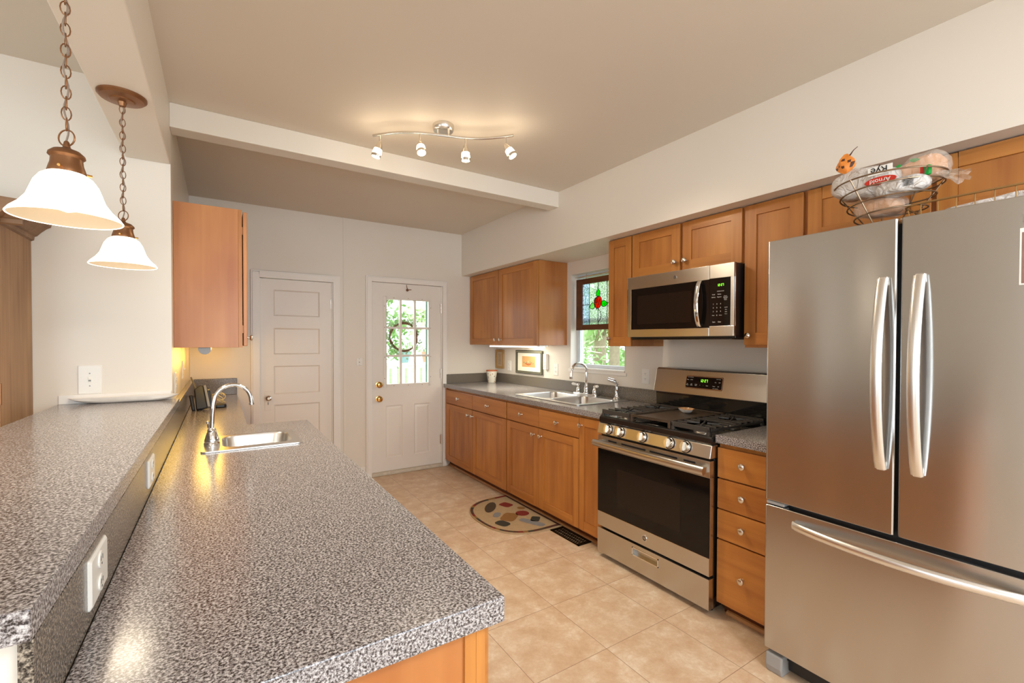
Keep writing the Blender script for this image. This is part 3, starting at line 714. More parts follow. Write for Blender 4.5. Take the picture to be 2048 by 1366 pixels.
# control panel (slightly tilted) with five knobs
mb = MB(); mb.prism([(XG-0.004, 0.797), (XG+0.012, 0.864), (XG+0.06, 0.864), (XG+0.06, 0.797)], lambda a, b, d: (a, d, b), RY0-0.004, RY1+0.004)
cp = mb.build('control_panel', STEEL, rg, bevel=0.004)
nx = Vector((-0.973, 0, 0.232))
for y in (2.062, 1.962, 1.790, 1.602, 1.500):
    c = Vector((XG+0.004, y, 0.832))
    mb = MB(); mb.lathe([(0.029, 0), (0.029, 0.004), (0.026, 0.006), (0.025, 0.020), (0.023, 0.024), (0.0, 0.024)], c, nx, n=24)
    up = Vector((0.232, 0, 0.973)); sd = Vector((0, 1, 0))
    def K(a, b, d): return c+sd*a+up*b+nx*d
    mb.prism([(-0.006, -0.024), (0.006, -0.024), (0.006, 0.024), (-0.006, 0.024)], K, 0.022, 0.036)
    mb.build('knob', NICKEL, cp, smooth=True, bevel=0.001)
for y in (2.062, 1.962, 1.790, 1.602, 1.500):
    mb = MB(); mb.lathe([(0.033, 0), (0.033, 0.0008)], Vector((XG+0.0035, y, 0.832)), nx, n=24); mb.build('knob_collar', BLACKP, cp)
# cooktop
mb = MB(); mb.prism([(XG+0.014, 0.865), (XG+0.008, 0.875), (XG+0.010, 0.900), (XG+0.022, 0.909), (XG+0.05, 0.906), (2.60, 0.906), (2.60, 0.865)], lambda a, b, d: (a, d, b), RY0, RY1)
ct = mb.build('cooktop', BLACKG, rg, bevel=0.003)
CX = (2.19, 2.46)
bs = [(2.19, 2.02), (2.46, 2.02), (2.325, 1.755), (2.19, 1.49), (2.46, 1.49)]
for x, y in bs:
    mb = MB(); r = 0.045 if y != 1.755 else 0.04
    mb.lathe([(r+0.012, 0), (r+0.010, 0.006), (r, 0.010), (r, 0.016)], (x, y, 0.9065), n=24, mi=0)
    mb.lathe([(r-0.004, 0), (r, 0.003), (r, 0.008), (r-0.006, 0.011), (0.0, 0.012)], (x, y, 0.9225), n=24, mi=1)
    mb.build('burner', [NICKEL, BLACKM], ct, smooth=True)
def bar(mb, p, q, w=0.010, h=0.012, ztop=None):
    p = Vector(p); q = Vector(q); d = (q-p); d.z = 0; d.normalize(); s = Vector((-d.y, d.x, 0))*w/2
    R = []
    for pt in (p, q):
        R.append([pt+s+Vector((0, 0, -h)), pt+s*0.8, pt-s*0.8, pt-s+Vector((0, 0, -h))])
    mb.rings(R)
ZG = 0.950; gx0, gx1 = 2.068, 2.585
def grate(y0, y1, name='grate'):
    mb = MB(); z = ZG
    ym = (y0+y1)/2
    for x in (gx0+0.006, gx1-0.006): bar(mb, (x, y0, z), (x, y1, z), 0.012, 0.026)
    mb.box(gx0, gx0+0.016, y0, y0+0.016, 0.907, z); mb.box(gx0, gx0+0.016, y1-0.016, y1, 0.907, z); mb.box(gx1-0.016, gx1, y0, y0+0.016, 0.907, z); mb.box(gx1-0.016, gx1, y1-0.016, y1, 0.907, z)
    for y in (y0+0.005, y1-0.005): bar(mb, (gx0, y, z-0.012), (gx1, y, z-0.012), 0.010, 0.012)
    n = 9
    for k in range(1, n):
        x = gx0+(gx1-gx0)*k/n
        g0 = 0.038 if k in (2, 3, 6, 7) or k == 2 else 0.0
        L = (y1-y0)*0.5
        near = min(abs(x-CX[0]), abs(x-CX[1]))
        gap = 0.055 if near < 0.07 else 0.0
        if gap:
            bar(mb, (x, y0, z), (x, ym-gap, z), 0.009, 0.012); bar(mb, (x, ym+gap, z), (x, y1, z), 0.009, 0.012)
        else: bar(mb, (x, y0, z), (x, y1, z), 0.009, 0.012)
    for cx in CX:   # the curved cross fingers over the burners
        for a in (0.45, 0.45+PI/2, 0.45+PI, 0.45+1.5*PI):
            p = (cx+0.018*math.cos(a), ym+0.018*math.sin(a), z+0.001); q = (cx+0.085*math.cos(a), ym+0.085*math.sin(a), z+0.001)
            bar(mb, p, q, 0.009, 0.010)
    return mb.build(name, BLACKM, ct, bevel=0.0015, seg=1)
grate(1.905, 2.135); grate(1.375, 1.605)
mb = MB(); mb.box(gx0, gx1, 1.612, 1.898, 0.936, 0.942); mb.box(gx0, gx1, 1.612, 1.620, 0.942, 0.951); mb.box(gx0, gx1, 1.890, 1.898, 0.942, 0.951); mb.box(gx0, gx0+0.008, 1.62, 1.89, 0.942, 0.951); mb.box(gx1-0.008, gx1, 1.62, 1.89, 0.942, 0.951)
for y in (1.612, 1.882): mb.box(gx0, gx0+0.016, y, y+0.016, 0.907, 0.937); mb.box(gx1-0.016, gx1, y, y+0.016, 0.907, 0.937)
mb.build('griddle', GRIDDLE, ct, bevel=0.002)
# backguard
mb = MB(); mb.prism([(2.60, 0.88), (2.594, 1.04), (2.745, 1.04), (2.745, 0.88)], lambda a, b, d: (a, d, b), RY0+0.010, RY1-0.010)
mb.build('black_riser', BLACKG, rg, bevel=0.002)
mb = MB(); mb.prism([(2.580, 1.038), (2.616, 1.196), (2.632, 1.204), (2.745, 1.204), (2.745, 1.038)], lambda a, b, d: (a, d, b), RY0-0.002, RY1+0.002)
bgd = mb.build('backguard', STEEL, rg, bevel=0.004)
# display panel in the tilted plane: direction up along (0.036,0,0.158)
ub = Vector((0.036, 0, 0.158)).normalized(); nb = Vector((-ub.z, 0, ub.x)); 
def PB(y, s, d=0.0): return Vector((2.580, y, 1.038))+ub*s+nb*d
mb = MB(); mb.rings([[PB(a, b, 0.0005) for a, b in rrect(1.637, 1.903, 0.043, 0.128, 0.010)], [PB(a, b, 0.003) for a, b in rrect(1.639, 1.901, 0.045, 0.126, 0.010)]])
dp = mb.build('display_frame', CHROME, bgd)
mb = MB(); mb.rings([[PB(a, b, 0.002) for a, b in rrect(1.643, 1.897, 0.049, 0.122, 0.008)], [PB(a, b, 0.0036) for a, b in rrect(1.643, 1.897, 0.049, 0.122, 0.008)]])
mb.build('display_glass', GLASSB, dp)
digits('clock_digits', '12:27', 0.018, PB(1.795, 0.089, 0.0038), (0, -1, 0), ub, GREEN7, dp)
def txt(s, y, h, sz): text('printed_text', s, sz, PB(y, h, 0.0038), (0, -1, 0), ub, TEXTW, dp, 0.0002)
txt('OVEN CONTROLS', 1.868, 0.116, 0.0055); txt('OVEN TIMER', 1.668, 0.113, 0.0055)
for y, s in ((1.885, 'Bake'), (1.857, 'Broil')): txt(s, y, 0.100, 0.0085)
for y, s in ((1.686, 'On'), (1.660, 'Off')): txt(s, y, 0.093, 0.0085)
for y, s in ((1.885, 'Set\nClock'), (1.855, 'Self\nClean'), (1.822, 'Cook\nTime'), (1.793, '+'), (1.769, '-'), (1.742, 'Start'), (1.695, 'Timer'), (1.665, 'Off')): txt(s, y, 0.068, 0.0075)
txt('LOCK CONTROLS', 1.682, 0.054, 0.0045)
# spoon rest with handle notch lying on griddle
mb = MB()
def sr(z, s): 
    P = []
    for k in range(24):
        a = 2*PI*k/24; r = 0.052*s
        r *= 1+0.25*max(0, math.cos(a-2.0))**3 if False else 1
        x = r*math.cos(a)*0.85; y = r*math.sin(a)
        if math.cos(a-PI*1.25) > 0.80: x -= 0.026*s; y -= 0.022*s
        P.append((2.452+x, 1.790+y, z))
    return P
mb.rings([sr(0.9425, 0.55), sr(0.955, 0.85), sr(0.968, 1.0), sr(0.968, 0.93), sr(0.955, 0.78), sr(0.948, 0.5)], mi=0)
for f in mb.bm.faces:
    zc = f.calc_center_median().z
    if zc > 0.948: f.material_index = 1
for f in mb.bm.faces:
    c = f.calc_center_median(); r = math.hypot(c.x-2.452, c.y-1.79)
mb.bm.normal_update()
for f in mb.bm.faces:
    c = f.calc_center_median(); 
    f.material_index = 1 if (c.z > 0.9475 and (f.normal.z > 0.3 or c.z > 0.9675)) or math.hypot(c.x-2.452, c.y-1.79) < 0.03 else 0
tag(mb.build('spoon_rest', [PORC, plain('painted_floral_glaze', S((196, 152, 110)), 0.2, var=0.5, vscale=55)], None, smooth=True), 'small white ceramic spoon rest with tan painted inside lying on griddle', 'spoon rest')

# ------------------------------------------------------------------ fridge
XFR = 1.924; FY0, FY1, FYM = 0.140, 1.022, 0.5815
fr = thing('refrigerator', (2.35, 0.58, 0), 'stainless steel french door refrigerator with bottom freezer drawer', 'refrigerator')
mb = MB(); mb.box(XFR+0.075, 2.745, FY0+0.01, FY1-0.01, 0.045, 1.795)
mb.build('body', plain('fridge_side_grey', S((120, 118, 116)), 0.45, 0.3), fr, bevel=0.004)
def bowed(y0, y1, z0, z1, x, depth=0.065, bow=0.006, n=10, name='door', parent=None):
    yc = (FY0+FY1)/2; hw = (FY1-FY0)/2
    mb = MB(); P = []
    for k in range(n+1):
        y = y0+(y1-y0)*k/n; u = (y-yc)/hw
        P.append((x+bow*u*u, y))
    r = 0.012
    P[0] = (P[0][0]+r*0.4, y0); P.insert(1, (P[1][0]-0.0, y0+0.006)); P[-1] = (P[-1][0]+r*0.4, y1); P.insert(-1, (P[-2][0]+0.0, y1-0.006))
    P = [(x+depth, y0)]+P+[(x+depth, y1)]
    mb.prism(P, lambda a, b, d: (a, b, d), z0, z1)
    return mb.build(name, FSTEEL, parent or fr, smooth=True, bevel=0.003, angle=30)
dl = bowed(FYM+0.0045, FY1, 0.722, 1.800, XFR, parent=fr)
dr_ = bowed(FY0, FYM-0.0045, 0.722, 1.800, XFR, parent=fr)
fz = bowed(FY0, FY1, 0.098, 0.702, XFR, name='freezer_drawer', parent=fr)
def vhandle(yc, parent):
    mb = MB(); R = []; n = 22
    for k in range(n+1):
        t = k/n; z = 0.945+(1.600-0.945)*t; s = math.sin(PI*t)**0.75
        x = XFR-0.010-0.052*s
        w = 0.0165; th = 0.009
        R.append([(x+th*math.cos(a)*1.0, yc+w*math.sin(a), z) for a in [2*PI*j/14 for j in range(14)]])
    mb.rings(R)
    mb.build('handle', plain('satin_handle', (0.80, 0.79, 0.77, 1), 0.3, 1.0, var=0.02) if 'satin_handle' not in MATS else MATS['satin_handle'], parent, smooth=True)
    for z in (0.955, 1.59):
        mb = MB(); mb.box(XFR-0.012, XFR+0.004, yc-0.012, yc+0.012, z-0.015, z+0.015)
        mb.build('handle_mount', MATS['satin_handle'], parent, bevel=0.003)
vhandle(FYM+0.040, dl); vhandle(FYM-0.058, dr_)
mb = MB(); R = []
n = 26; ya, yb_ = 0.262, 0.905
for k in range(n+1):
    t = k/n; y = ya+(yb_-ya)*t; s = math.sin(PI*t)**0.7
    x = XFR-0.008-0.055*s
    R.append([(x+0.010*math.cos(a), y, 0.652+0.016*math.sin(a)) for a in [2*PI*j/14 for j in range(14)]])
mb.rings(R); mb.build('handle', MATS['satin_handle'], fz, smooth=True)
for ya_, yb2 in ((FY1-0.075, FY1-0.004), (FY0+0.004, FY0+0.075)): B(XFR+0.01, XFR+0.06, ya_, yb2, 0.705, 0.719).build('hinge', GREYP, fr, bevel=0.003)
B(XFR+0.05, XFR+0.08, FY0+0.006, FY1-0.006, 0.06, 1.79).build('gasket', BLACKP, fr)
for ya_, yb2 in ((FY1-0.075, FY1-0.008), (FY0+0.008, FY0+0.075)):
    mb = MB(); mb.prism([(XFR+0.012, 0.0), (XFR+0.004, 0.03), (XFR+0.008, 0.080), (XFR+0.10, 0.085), (XFR+0.10, 0.0)], lambda a, b, d: (a, d, b), ya_, yb2); mb.build('foot_cover', GREYP, fr, bevel=0.006)
B(XFR+0.055, XFR+0.075, FY0+0.08, FY1-0.08, 0.02, 0.09).build('base_grille', BLACKP, fr)
# magnets / print on the right door
mb = MB(); mb.box(XFR-0.0035, XFR-0.0005, 0.215, 0.307, 1.545, 1.706, 0); mb.box(XFR-0.0040, XFR-0.0033, 0.219, 0.303, 1.549, 1.694, 1)
tag(mb.build('photo_print', [WPLAST, plain('faded_brown_print', S((136, 104, 92)), 0.4, var=0.3, vscale=25)]), 'small brownish photo print stuck on the right fridge door at picture edge', 'photo')
mb = MB(); mb.box(XFR-0.006, XFR-0.0005, 0.26, 0.302, 1.722, 1.745)
tag(mb.build('fridge_magnet', GREYP, bevel=0.002), 'little grey magnet above the photo print on the fridge door', 'magnet')

# ------------------------------------------------------------------ wall cabinets
XU = 2.419
def wall_cab(name, y0, y1, z0, label, z1=2.127, cut=None):
    t = thing(name, (2.6, (y0+y1)/2, z0), label, 'cabinet')
    mb = MB(); mb.box(XU+0.0215, XR-0.001, y0, y1, z0, z1)
    mb.build('body', [WX], t, bevel=0.001)
    return t
U1 = wall_cab('wall_cabinet', 3.333, YB-0.002, 1.352, 'two-door wall cabinet over the flower pot, left of the sink window')
shaker(U1, XU, 4.011, 4.640, 1.352, 2.122, (4.060, 1.405)); shaker(U1, XU, 3.336, 4.005, 1.352, 2.122, (3.962, 1.405))
U2 = wall_cab('wall_cabinet', 2.222, 2.440, 1.352, 'narrow one-door wall cabinet right of the sink window')
shaker(U2, XU, 2.222, 2.438, 1.352, 2.122, (2.418, 1.408), stile=0.052)
U3 = wall_cab('wall_cabinet', 1.412, 2.2205, 1.8175, 'short two-door wall cabinet above the microwave')
shaker(U3, XU, 1.823, 2.210, 1.8205, 2.122, (1.852, 1.885)); shaker(U3, XU, 1.422, 1.803, 1.8205, 2.122, (1.777, 1.885))
U4 = wall_cab('wall_cabinet', 1.096, 1.4105, 1.352, 'tall one-door wall cabinet between microwave and fridge')
shaker(U4, XU, 1.110, 1.404, 1.367, 2.122, (1.372, 1.418))
U5 = wall_cab('wall_cabinet', 0.14, 1.095, 1.86, 'wide two-door wall cabinet above the refrigerator')
shaker(U5, XU, 0.632, 1.090, 1.865, 2.122, None); shaker(U5, XU, 0.150, 0.615, 1.865, 2.122, None)
# left cabinet on the glossy wall; its plain side faces the camera
UL = thing('wall_cabinet', (-0.05, 3.5, 1.344), 'left-hand wall cabinet showing its plain reddish side, door ajar', 'cabinet')
mb = MB(); mb.box(XL+0.001, 0.094, 3.06, YB-0.002, 1.344, 2.138)
mb.build('body', [WX], UL, bevel=0.001)
mb = MB(); mb.box(0.0945, 0.113, 3.06, YB-0.002, 1.344, 2.138); mb.build('face_frame', WV, UL)
mb = MB(); mb.box(0.118, 0.138, 3.065, 3.55, 1.352, 2.128); dd = mb.build('door', WX, UL, bevel=0.003)
mb = MB(); knob_mb(mb, (0.138, 3.10, 1.400), (1, 0, 0)); mb.build('knob', NICKEL, dd, smooth=True)
mb = MB(); mb.box(0.118, 0.138, 3.555, 4.08, 1.352, 2.128); mb.build('door', WX, UL, bevel=0.003)
mb = MB(); mb.box(0.118, 0.138, 4.085, 4.645, 1.352, 2.128); mb.build('door', WX, UL, bevel=0.003)
for z in (1.45, 2.02): B(0.1135, 0.1175, 3.068, 3.078, z-0.022, z+0.022).build('hinge', BRONZE, UL)
# round grey puck light under the left cabinet
ul = thing('under_cabinet_lamp', (-0.07, 3.09, 1.344), 'round grey-ended tube lamp under the left wall cabinet', 'lamp')
mb = MB(); mb.lathe([(0.030, 0), (0.030, 0.008)], (-0.070, 3.082, 1.335), (0, 1, 0), n=24); mb.build('end_cap', GREYP, ul)
mb = MB(); mb.lathe([(0.027, 0), (0.027, 0.45)], (-0.070, 3.0905, 1.335), (0, 1, 0), n=24); mb.build('tube', emit('lit_yellow_tube', (1.0, 0.78, 0.32, 1), 3.0), ul, smooth=True)
for yy in (3.35, 3.85, 4.35): point('under_cabinet_glow', (-0.06, yy, 1.26), 1.15, (1.0, 0.60, 0.09), 0.08)
# slim light bar under the far right cabinet
ub_ = thing('under_cabinet_lamp', (2.47, 3.76, 1.35), 'slim white lit strip lamp under the cabinet left of the sink window', 'lamp')
mb = MB(); mb.box(2.45, 2.55, 3.31+0.03, 4.25, 1.338, 1.3515); mb.build('housing', WPLAST, ub_, bevel=0.003)
mb = MB(); mb.box(2.447, 2.535, 3.37, 4.24, 1.330, 1.338); mb.build('tube', TUBE, ub_, bevel=0.002)
area('under_cabinet_glow', (2.52, 3.8, 1.322), (0.15, 0, -1), 0.10, 0.85, 4.5, (1.0, 0.95, 0.74))

# ------------------------------------------------------------------ microwave
XM = 2.33; MY0, MY1, MZ0, MZ1 = 1.412, 2.168, 1.415, 1.8165
mw = thing('microwave', (2.55, 1.79, MZ0), 'stainless steel over-the-range microwave with black window and keypad', 'microwave')
mb = MB(); mb.box(XM+0.032, XR-0.004, MY0+0.004, MY1-0.004, MZ0-0.012, MZ1-0.001); mb.build('body', BLACKP, mw, bevel=0.003)
mb = MB(); mb.box(XM+0.012, XM+0.032, MY0+0.002, MY1-0.002, MZ0+0.0, MZ1-0.001); mb.build('door_edge', plain('brown_door_edge', S((110, 74, 56)), 0.4, 0.4), mw)
mb = MB(); ys = 1.556
mb.box(XM, XM+0.014, ys+0.001, MY1, 1.735, MZ1-0.002); mb.box(XM, XM+0.014, ys+0.001, MY1, MZ0, 1.463)
mb.box(XM, XM+0.014, 2.135, MY1, 1.463, 1.735)
md = mb.build('door', STEEL, mw, bevel=0.002)
mb = MB(); mb.box(XM+0.001, XM+0.012, ys+0.001, 2.135, 1.463, 1.735); mb.build('door_glass', GLASSB, md)
mb = MB(); mb.box(XM+0.0002, XM+0.0012, 1.67, 2.08, 1.50, 1.685); mb.build('door_window', OVENW, md)
mb = MB(); mb.box(XM, XM+0.014, MY0-0.002, ys-0.001, 1.738, MZ1-0.002); mb.box(XM, XM+0.014, MY0-0.002, ys-0.001, MZ0, 1.472); mb.box(XM, XM+0.014, MY0-0.002, 1.430, 1.472, 1.738)
pn = mb.build('control_panel', STEEL, mw, bevel=0.002)
mb = MB(); mb.box(XM+0.0005, XM+0.012, 1.430, ys-0.001, 1.472, 1.738); mb.build('keypad', GLASSB, pn)
digits('clock_digits', '12:27', 0.013, (XM-0.0002, 1.508, 1.692), (0, -1, 0), (0, 0, 1), GREEN7, pn)
def mt(s, y, z, sz): text('printed_text', s, sz, (XM-0.0002, y, z), (0, -1, 0), (0, 0, 1), TEXTW, pn, 0.0002)
mt('EXPRESS COOK', 1.488, 1.664, 0.006); mt('Cook\n\nDefrost', 1.530, 1.640, 0.0075); mt('Reheat\n\nPopcorn', 1.495, 1.640, 0.0075); mt('Power\nBeverage\nPotato\nTimer', 1.458, 1.625, 0.007)
for r, row in enumerate(('123', '456', '789')):
    for c, ch in enumerate(row): mt(ch, 1.531-0.022*c, 1.594-0.021*r, 0.010)
mt('Clock', 1.531, 1.531, 0.006); mt('0', 1.509, 1.531, 0.010); mt('Surface', 1.487, 1.531, 0.006)
mt('Start', 1.527, 1.494, 0.009); mt('Clear', 1.493, 1.494, 0.009)
mt('Add 30\n\nVent\n\nLight\n\nTimer', 1.455, 1.555, 0.006)
mb = MB(); R = []
for k in range(17):
    t = k/16; z = 1.470+0.262*t; s = math.sin(PI*t)**0.6
    x = XM-0.008-0.032*s; yc = 1.614
    R.append([(x+0.006*math.cos(a), yc+0.014*math.sin(a), z) for a in [2*PI*j/12 for j in range(12)]])
mb.rings(R); mb.box(XM-0.010, XM+0.001, 1.604, 1.624, 1.472, 1.486); mb.box(XM-0.010, XM+0.001, 1.604, 1.624, 1.716, 1.730); mb.build('handle', CHROME, md, smooth=True)
logo(md, XM, 1.787, 1.776, 0.0125)
mb = MB(); mb.box(XM+0.02, 2.70, MY0+0.02, MY1-0.02, MZ0-0.018, MZ0-0.0125); mb.build('vent_grille', BLACKG, mw)

# ------------------------------------------------------------------ wall plates, pictures
def plate_thing(name, face, c, label, cat, kind, w=0.072, h=0.116, group=None):
    # face: unit outward normal axis: '-X','+X','-Y'
    t = thing(name, c, label, cat, group)
    if face == '-X': f = lambda a, b, d: (c[0]-d, c[1]+a, c[2]+b)
    elif face == '+X': f = lambda a, b, d: (c[0]+d, c[1]+a, c[2]+b)
    else: f = lambda a, b, d: (c[0]+a, c[1]-d, c[2]+b)
    mb = MB(); p0 = rrect(-w/2, w/2, -h/2, h/2, 0.004, 2); p1 = rrect(-w/2+0.004, w/2-0.004, -h/2+0.004, h/2-0.004, 0.004, 2)
    mb.rings([[f(a, b, 0.0003) for a, b in p0], [f(a, b, 0.003) for a, b in p0], [f(a, b, 0.006) for a, b in p1]])
    mb.build('plate', WPLAST, t)
    if kind == 'switch':
        mb = MB(); mb.prism([(-0.006, -0.013), (0.006, -0.013), (0.006, 0.013), (-0.006, 0.013)], f, 0.005, 0.0075); mb.prism([(-0.004, 0.0), (0.004, 0.0), (0.004, 0.010), (-0.004, 0.010)], f, 0.006, 0.017); mb.build('toggle', WPLAST, t, bevel=0.001)
        mb = MB()
        for z in (-0.03, 0.03): mb.prism(ell((0, z), 0.003, 0.003, 8), f, 0.0055, 0.0068)
        mb.prism([(-0.0048, -0.0085), (0.0048, -0.0085), (0.0048, -0.001), (-0.0048, -0.001)], f, 0.0072, 0.0078)
        mb.build('screw', GREYP, t)
    else:
        mb = MB()
        for z in (-0.0195, 0.0195): mb.prism(ell((0, z), 0.0165, 0.0140, 16), f, 0.005, 0.0082)
        mb.build('socket', WPLAST, t)
        mb = MB()
        for z in (-0.0195, 0.0195):
            for dx in (-0.006, 0.006): mb.prism([(dx-0.001, z-0.001), (dx+0.001, z-0.001), (dx+0.001, z+0.007), (dx-0.001, z+0.007)], f, 0.0080, 0.0086)
            mb.prism(ell((0, z-0.007), 0.0022, 0.0022, 8), f, 0.0080, 0.0086)
        mb.build('slot', BLACKP, t)
    return t
plate_thing('light_switch', '-Y', (1.178, YB, 1.178), 'small white switch plate on the back wall left of the back door', 'light switch', 'switch', 0.06, 0.075)
plate_thing('light_switch', '-Y', (-0.527, Y1, 1.192), 'white light switch plate on dining wall above the bar end', 'light switch', 'switch', 0.088, 0.140)
plate_thing('wall_outlet', '-X', (XR, 4.348, 1.112), 'white outlet between the two small framed pictures', 'outlet', 'outlet')
plate_thing('wall_outlet', '-X', (XR, 3.50, 1.112), 'white outlet right of the cross-stitch picture, left of the window', 'outlet', 'outlet')
plate_thing('wall_outlet', '-X', (XR, 2.385, 1.117), 'white outlet on the wall just left of the range backguard', 'outlet', 'outlet')
for (y, lab) in ((1.03, 'larger-looking white outlet on the bar splash nearest the camera'), (1.75, 'white outlet on the bar splash nearer the small sink')):
    t = plate_thing('wall_outlet', '+X', (-0.1795, y, 0.985), lab, 'outlet', 'outlet', 0.125, 0.082)
plate_thing('wall_outlet', '+X', (XL, 3.12, 1.150), 'white plate seen edge-on on the glossy wall beside the tray tip', 'outlet', 'outlet')
plate_thing('light_switch', '+X', (XL, 3.72, 1.190), 'white plate seen edge-on on the glossy wall above the phone', 'light switch', 'switch')
# small white intercom/dispenser right of the large picture
t = thing('plug_in_device', (XR, 3.64, 1.13), 'small white ribbed plug-in device between picture and outlet', 'device')
B(XR-0.035, XR-0.001, 3.618, 3.668, 1.105, 1.262).build('casing', WPLAST, t, bevel=0.006)
mb = MB()
for k in range(6): mb.box(XR-0.0365, XR-0.0348, 3.626, 3.660, 1.125+0.012*k, 1.129+0.012*k)
mb.build('grille', GREYP, t)
def picture(y0, y1, z0, z1, fw, fm, mat_w, art, label, arts):
    t = thing('framed_picture', (XR, (y0+y1)/2, z0), label, 'picture')
    mb = MB(); x0, x1 = XR-0.018, XR-0.001
    mb.box(x0, x1, y0, y0+fw, z0, z1); mb.box(x0, x1, y1-fw, y1, z0, z1); mb.box(x0, x1, y0+fw, y1-fw, z1-fw, z1); mb.box(x0, x1, y0+fw, y1-fw, z0, z0+fw)
    mb.build('frame', fm, t, bevel=0.003)
    if arts:
        mb = MB(); e = fw*0.6; s = 0.004
        a, b, c, d = y0+fw-s, y1-fw+s, z0+fw-s, z1-fw+s
        for q in ((a, a+s, c, d), (b-s, b, c, d), (a, b, c, c+s), (a, b, d-s, d)): mb.box(x0-0.003, x0+0.004, *q)
        for q in ((y0-0.001, y0+0.004, z0, z1), (y1-0.004, y1+0.001, z0, z1), (y0, y1, z0-0.001, z0+0.004), (y0, y1, z1-0.004, z1+0.001)): mb.box(x0-0.002, x0+0.004, *q)
        mb.build('frame_edge', BLACKP if arts else fm, t)
    B(XR-0.010, XR-0.006, y0+fw, y1-fw, z0+fw, z1-fw).build('mat_board', mat_w, t)
    (a, b, c, d) = art
    o = B(XR-0.012, XR-0.0098, a, b, c, d).build('artwork', arts or plain('faded_sepia_print', S((176, 150, 118)), 0.6, var=0.35, vscale=30), t)
    return t, o
GOLDF = wood('gold_frame_wood', S((190, 150, 86)), S((150, 108, 52)), 'Z', rough=0.4, scale=2)
picture(4.455, 4.632, 1.075, 1.292, 0.026, GOLDF, plain('beige_mat', S((190, 168, 136)), 0.7), (4.515, 4.575, 1.12, 1.245), 'small gold-framed sepia picture above the flower pot', None)
SILV = plain('pewter_frame', S((150, 146, 124)), 0.35, 0.7)
EMB = plain('tan_linen', S((205, 155, 100)), 0.8, bump=0.5, bscale=700)
pt, ao = picture(3.704, 4.190, 1.045, 1.293, 0.026, SILV, plain('cream_mat', S((232, 226, 204)), 0.7), (3.835, 4.075, 1.115, 1.230), 'wide pewter-framed cross-stitch of a basket on tan cloth', EMB)
mb = MB(); bc = (3.955, 1.140)
def PA(a, b, d): return (XR-0.0124-d, a, b)
for k in range(9): mb.prism(ell((bc[0]-0.04+0.01*k, bc[1]+0.004*abs(4-k)*0.6), 0.008, 0.010, 8), PA, 0.0, 0.0006, mi=0)
for k in range(7): mb.prism(ell((bc[0]-0.085+0.028*k, bc[1]+0.022+0.004*((k*37) % 5-2)), 0.011, 0.008, 8), PA, 0.0, 0.0005, mi=1)
for s in (-1, 1):
    for k in range(4): mb.tube([PA(bc[0]+s*0.004*k, bc[1]+0.015, 0), PA(bc[0]+s*(0.006+0.008*k), bc[1]+0.045-0.003*k, 0)], 0.0008, 4, mi=2)
mb.build('stitched_motif', [plain('stitched_orange', S((196, 110, 66)), 0.8), plain('stitched_green', S((134, 136, 92)), 0.8), plain('stitched_cream', S((224, 200, 160)), 0.8)], ao)

# flower pot
pc = (2.62, 4.49)
fp = thing('flower_pot', (pc[0], pc[1], 0.918), 'white dotted ceramic pot with terracotta rim on the right countertop corner', 'pot')
mb = MB(); mb.lathe([(0.040, 0.0), (0.045, 0.01), (0.061, 0.118), (0.063, 0.128), (0.064, 0.130)], (pc[0], pc[1], 0.9185), n=32, cap=(True, False), mi=0)
mb.lathe([(0.064, 0.130), (0.065, 0.142), (0.058, 0.142), (0.055, 0.125), (0.038, 0.10), (0.0, 0.10)], (pc[0], pc[1], 0.9185), n=32, cap=(False, True), mi=1)
def dots(name):
    m, N, L, b = nmat(name)
    tc = N.new('ShaderNodeTexCoord'); v = N.new('ShaderNodeTexVoronoi'); v.inputs['Scale'].default_value = 34; L.new(tc.outputs['Object'], v.inputs['Vector'])
    cr = N.new('ShaderNodeValToRGB'); cr.color_ramp.interpolation = 'CONSTANT'; e = cr.color_ramp.elements
    e[0].position = 0; e[0].color = (1, 1, 1, 1); e[1].position = 0.20; e[1].color = (0, 0, 0, 1); L.new(v.outputs['Distance'], cr.inputs[0])
    hs = N.new('ShaderNodeMix'); hs.data_type = 'RGBA'; hs.inputs[6].default_value = S((236, 228, 210))
    c2 = N.new('ShaderNodeValToRGB'); c2.color_ramp.interpolation = 'CONSTANT'; e = c2.color_ramp.elements; e[0].color = S((120, 70, 50)); e[1].position = 0.66; e[1].color = S((130, 140, 160)); x = e.new(0.33); x.color = S((190, 140, 80))
    sp_ = N.new('ShaderNodeSeparateColor'); L.new(v.outputs['Color'], sp_.inputs[0]); L.new(sp_.outputs[0], c2.inputs[0])
    L.new(c2.outputs[0], hs.inputs[7]); L.new(cr.outputs[0], hs.inputs[0]); L.new(hs.outputs[2], b.inputs['Base Color']); b.inputs['Roughness'].default_value = 0.2
    return m
TERRA = plain('terracotta', S((196, 106, 66)), 0.7)
mb.build('pot_body', [dots('dotted_white_glaze'), TERRA], fp, smooth=True)
mb = MB()
for k in range(5): mb.tube([(pc[0]+0.006*k-0.012, pc[1]+0.03-0.014*k, 1.04), (pc[0]-0.02+0.008*k, pc[1]+0.02-0.01*k, 1.075+0.004*(k % 2))], 0.0018, 5)
mb.build('dry_twigs', plain('pale_twig', S((206, 190, 156)), 0.7), fp)

# ------------------------------------------------------------------ floor mat and floor vent
MATX = [S((178, 152, 116)), S((84, 46, 34)), S((124, 38, 26)), S((74, 58, 40)), S((140, 100, 52)), S((132, 130, 130)), S((58, 54, 42))]
mm = [plain('mat_colour', c, 0.95, var=0.15, vscale=60, bump=0.6, bscale=500) for c in MATX]
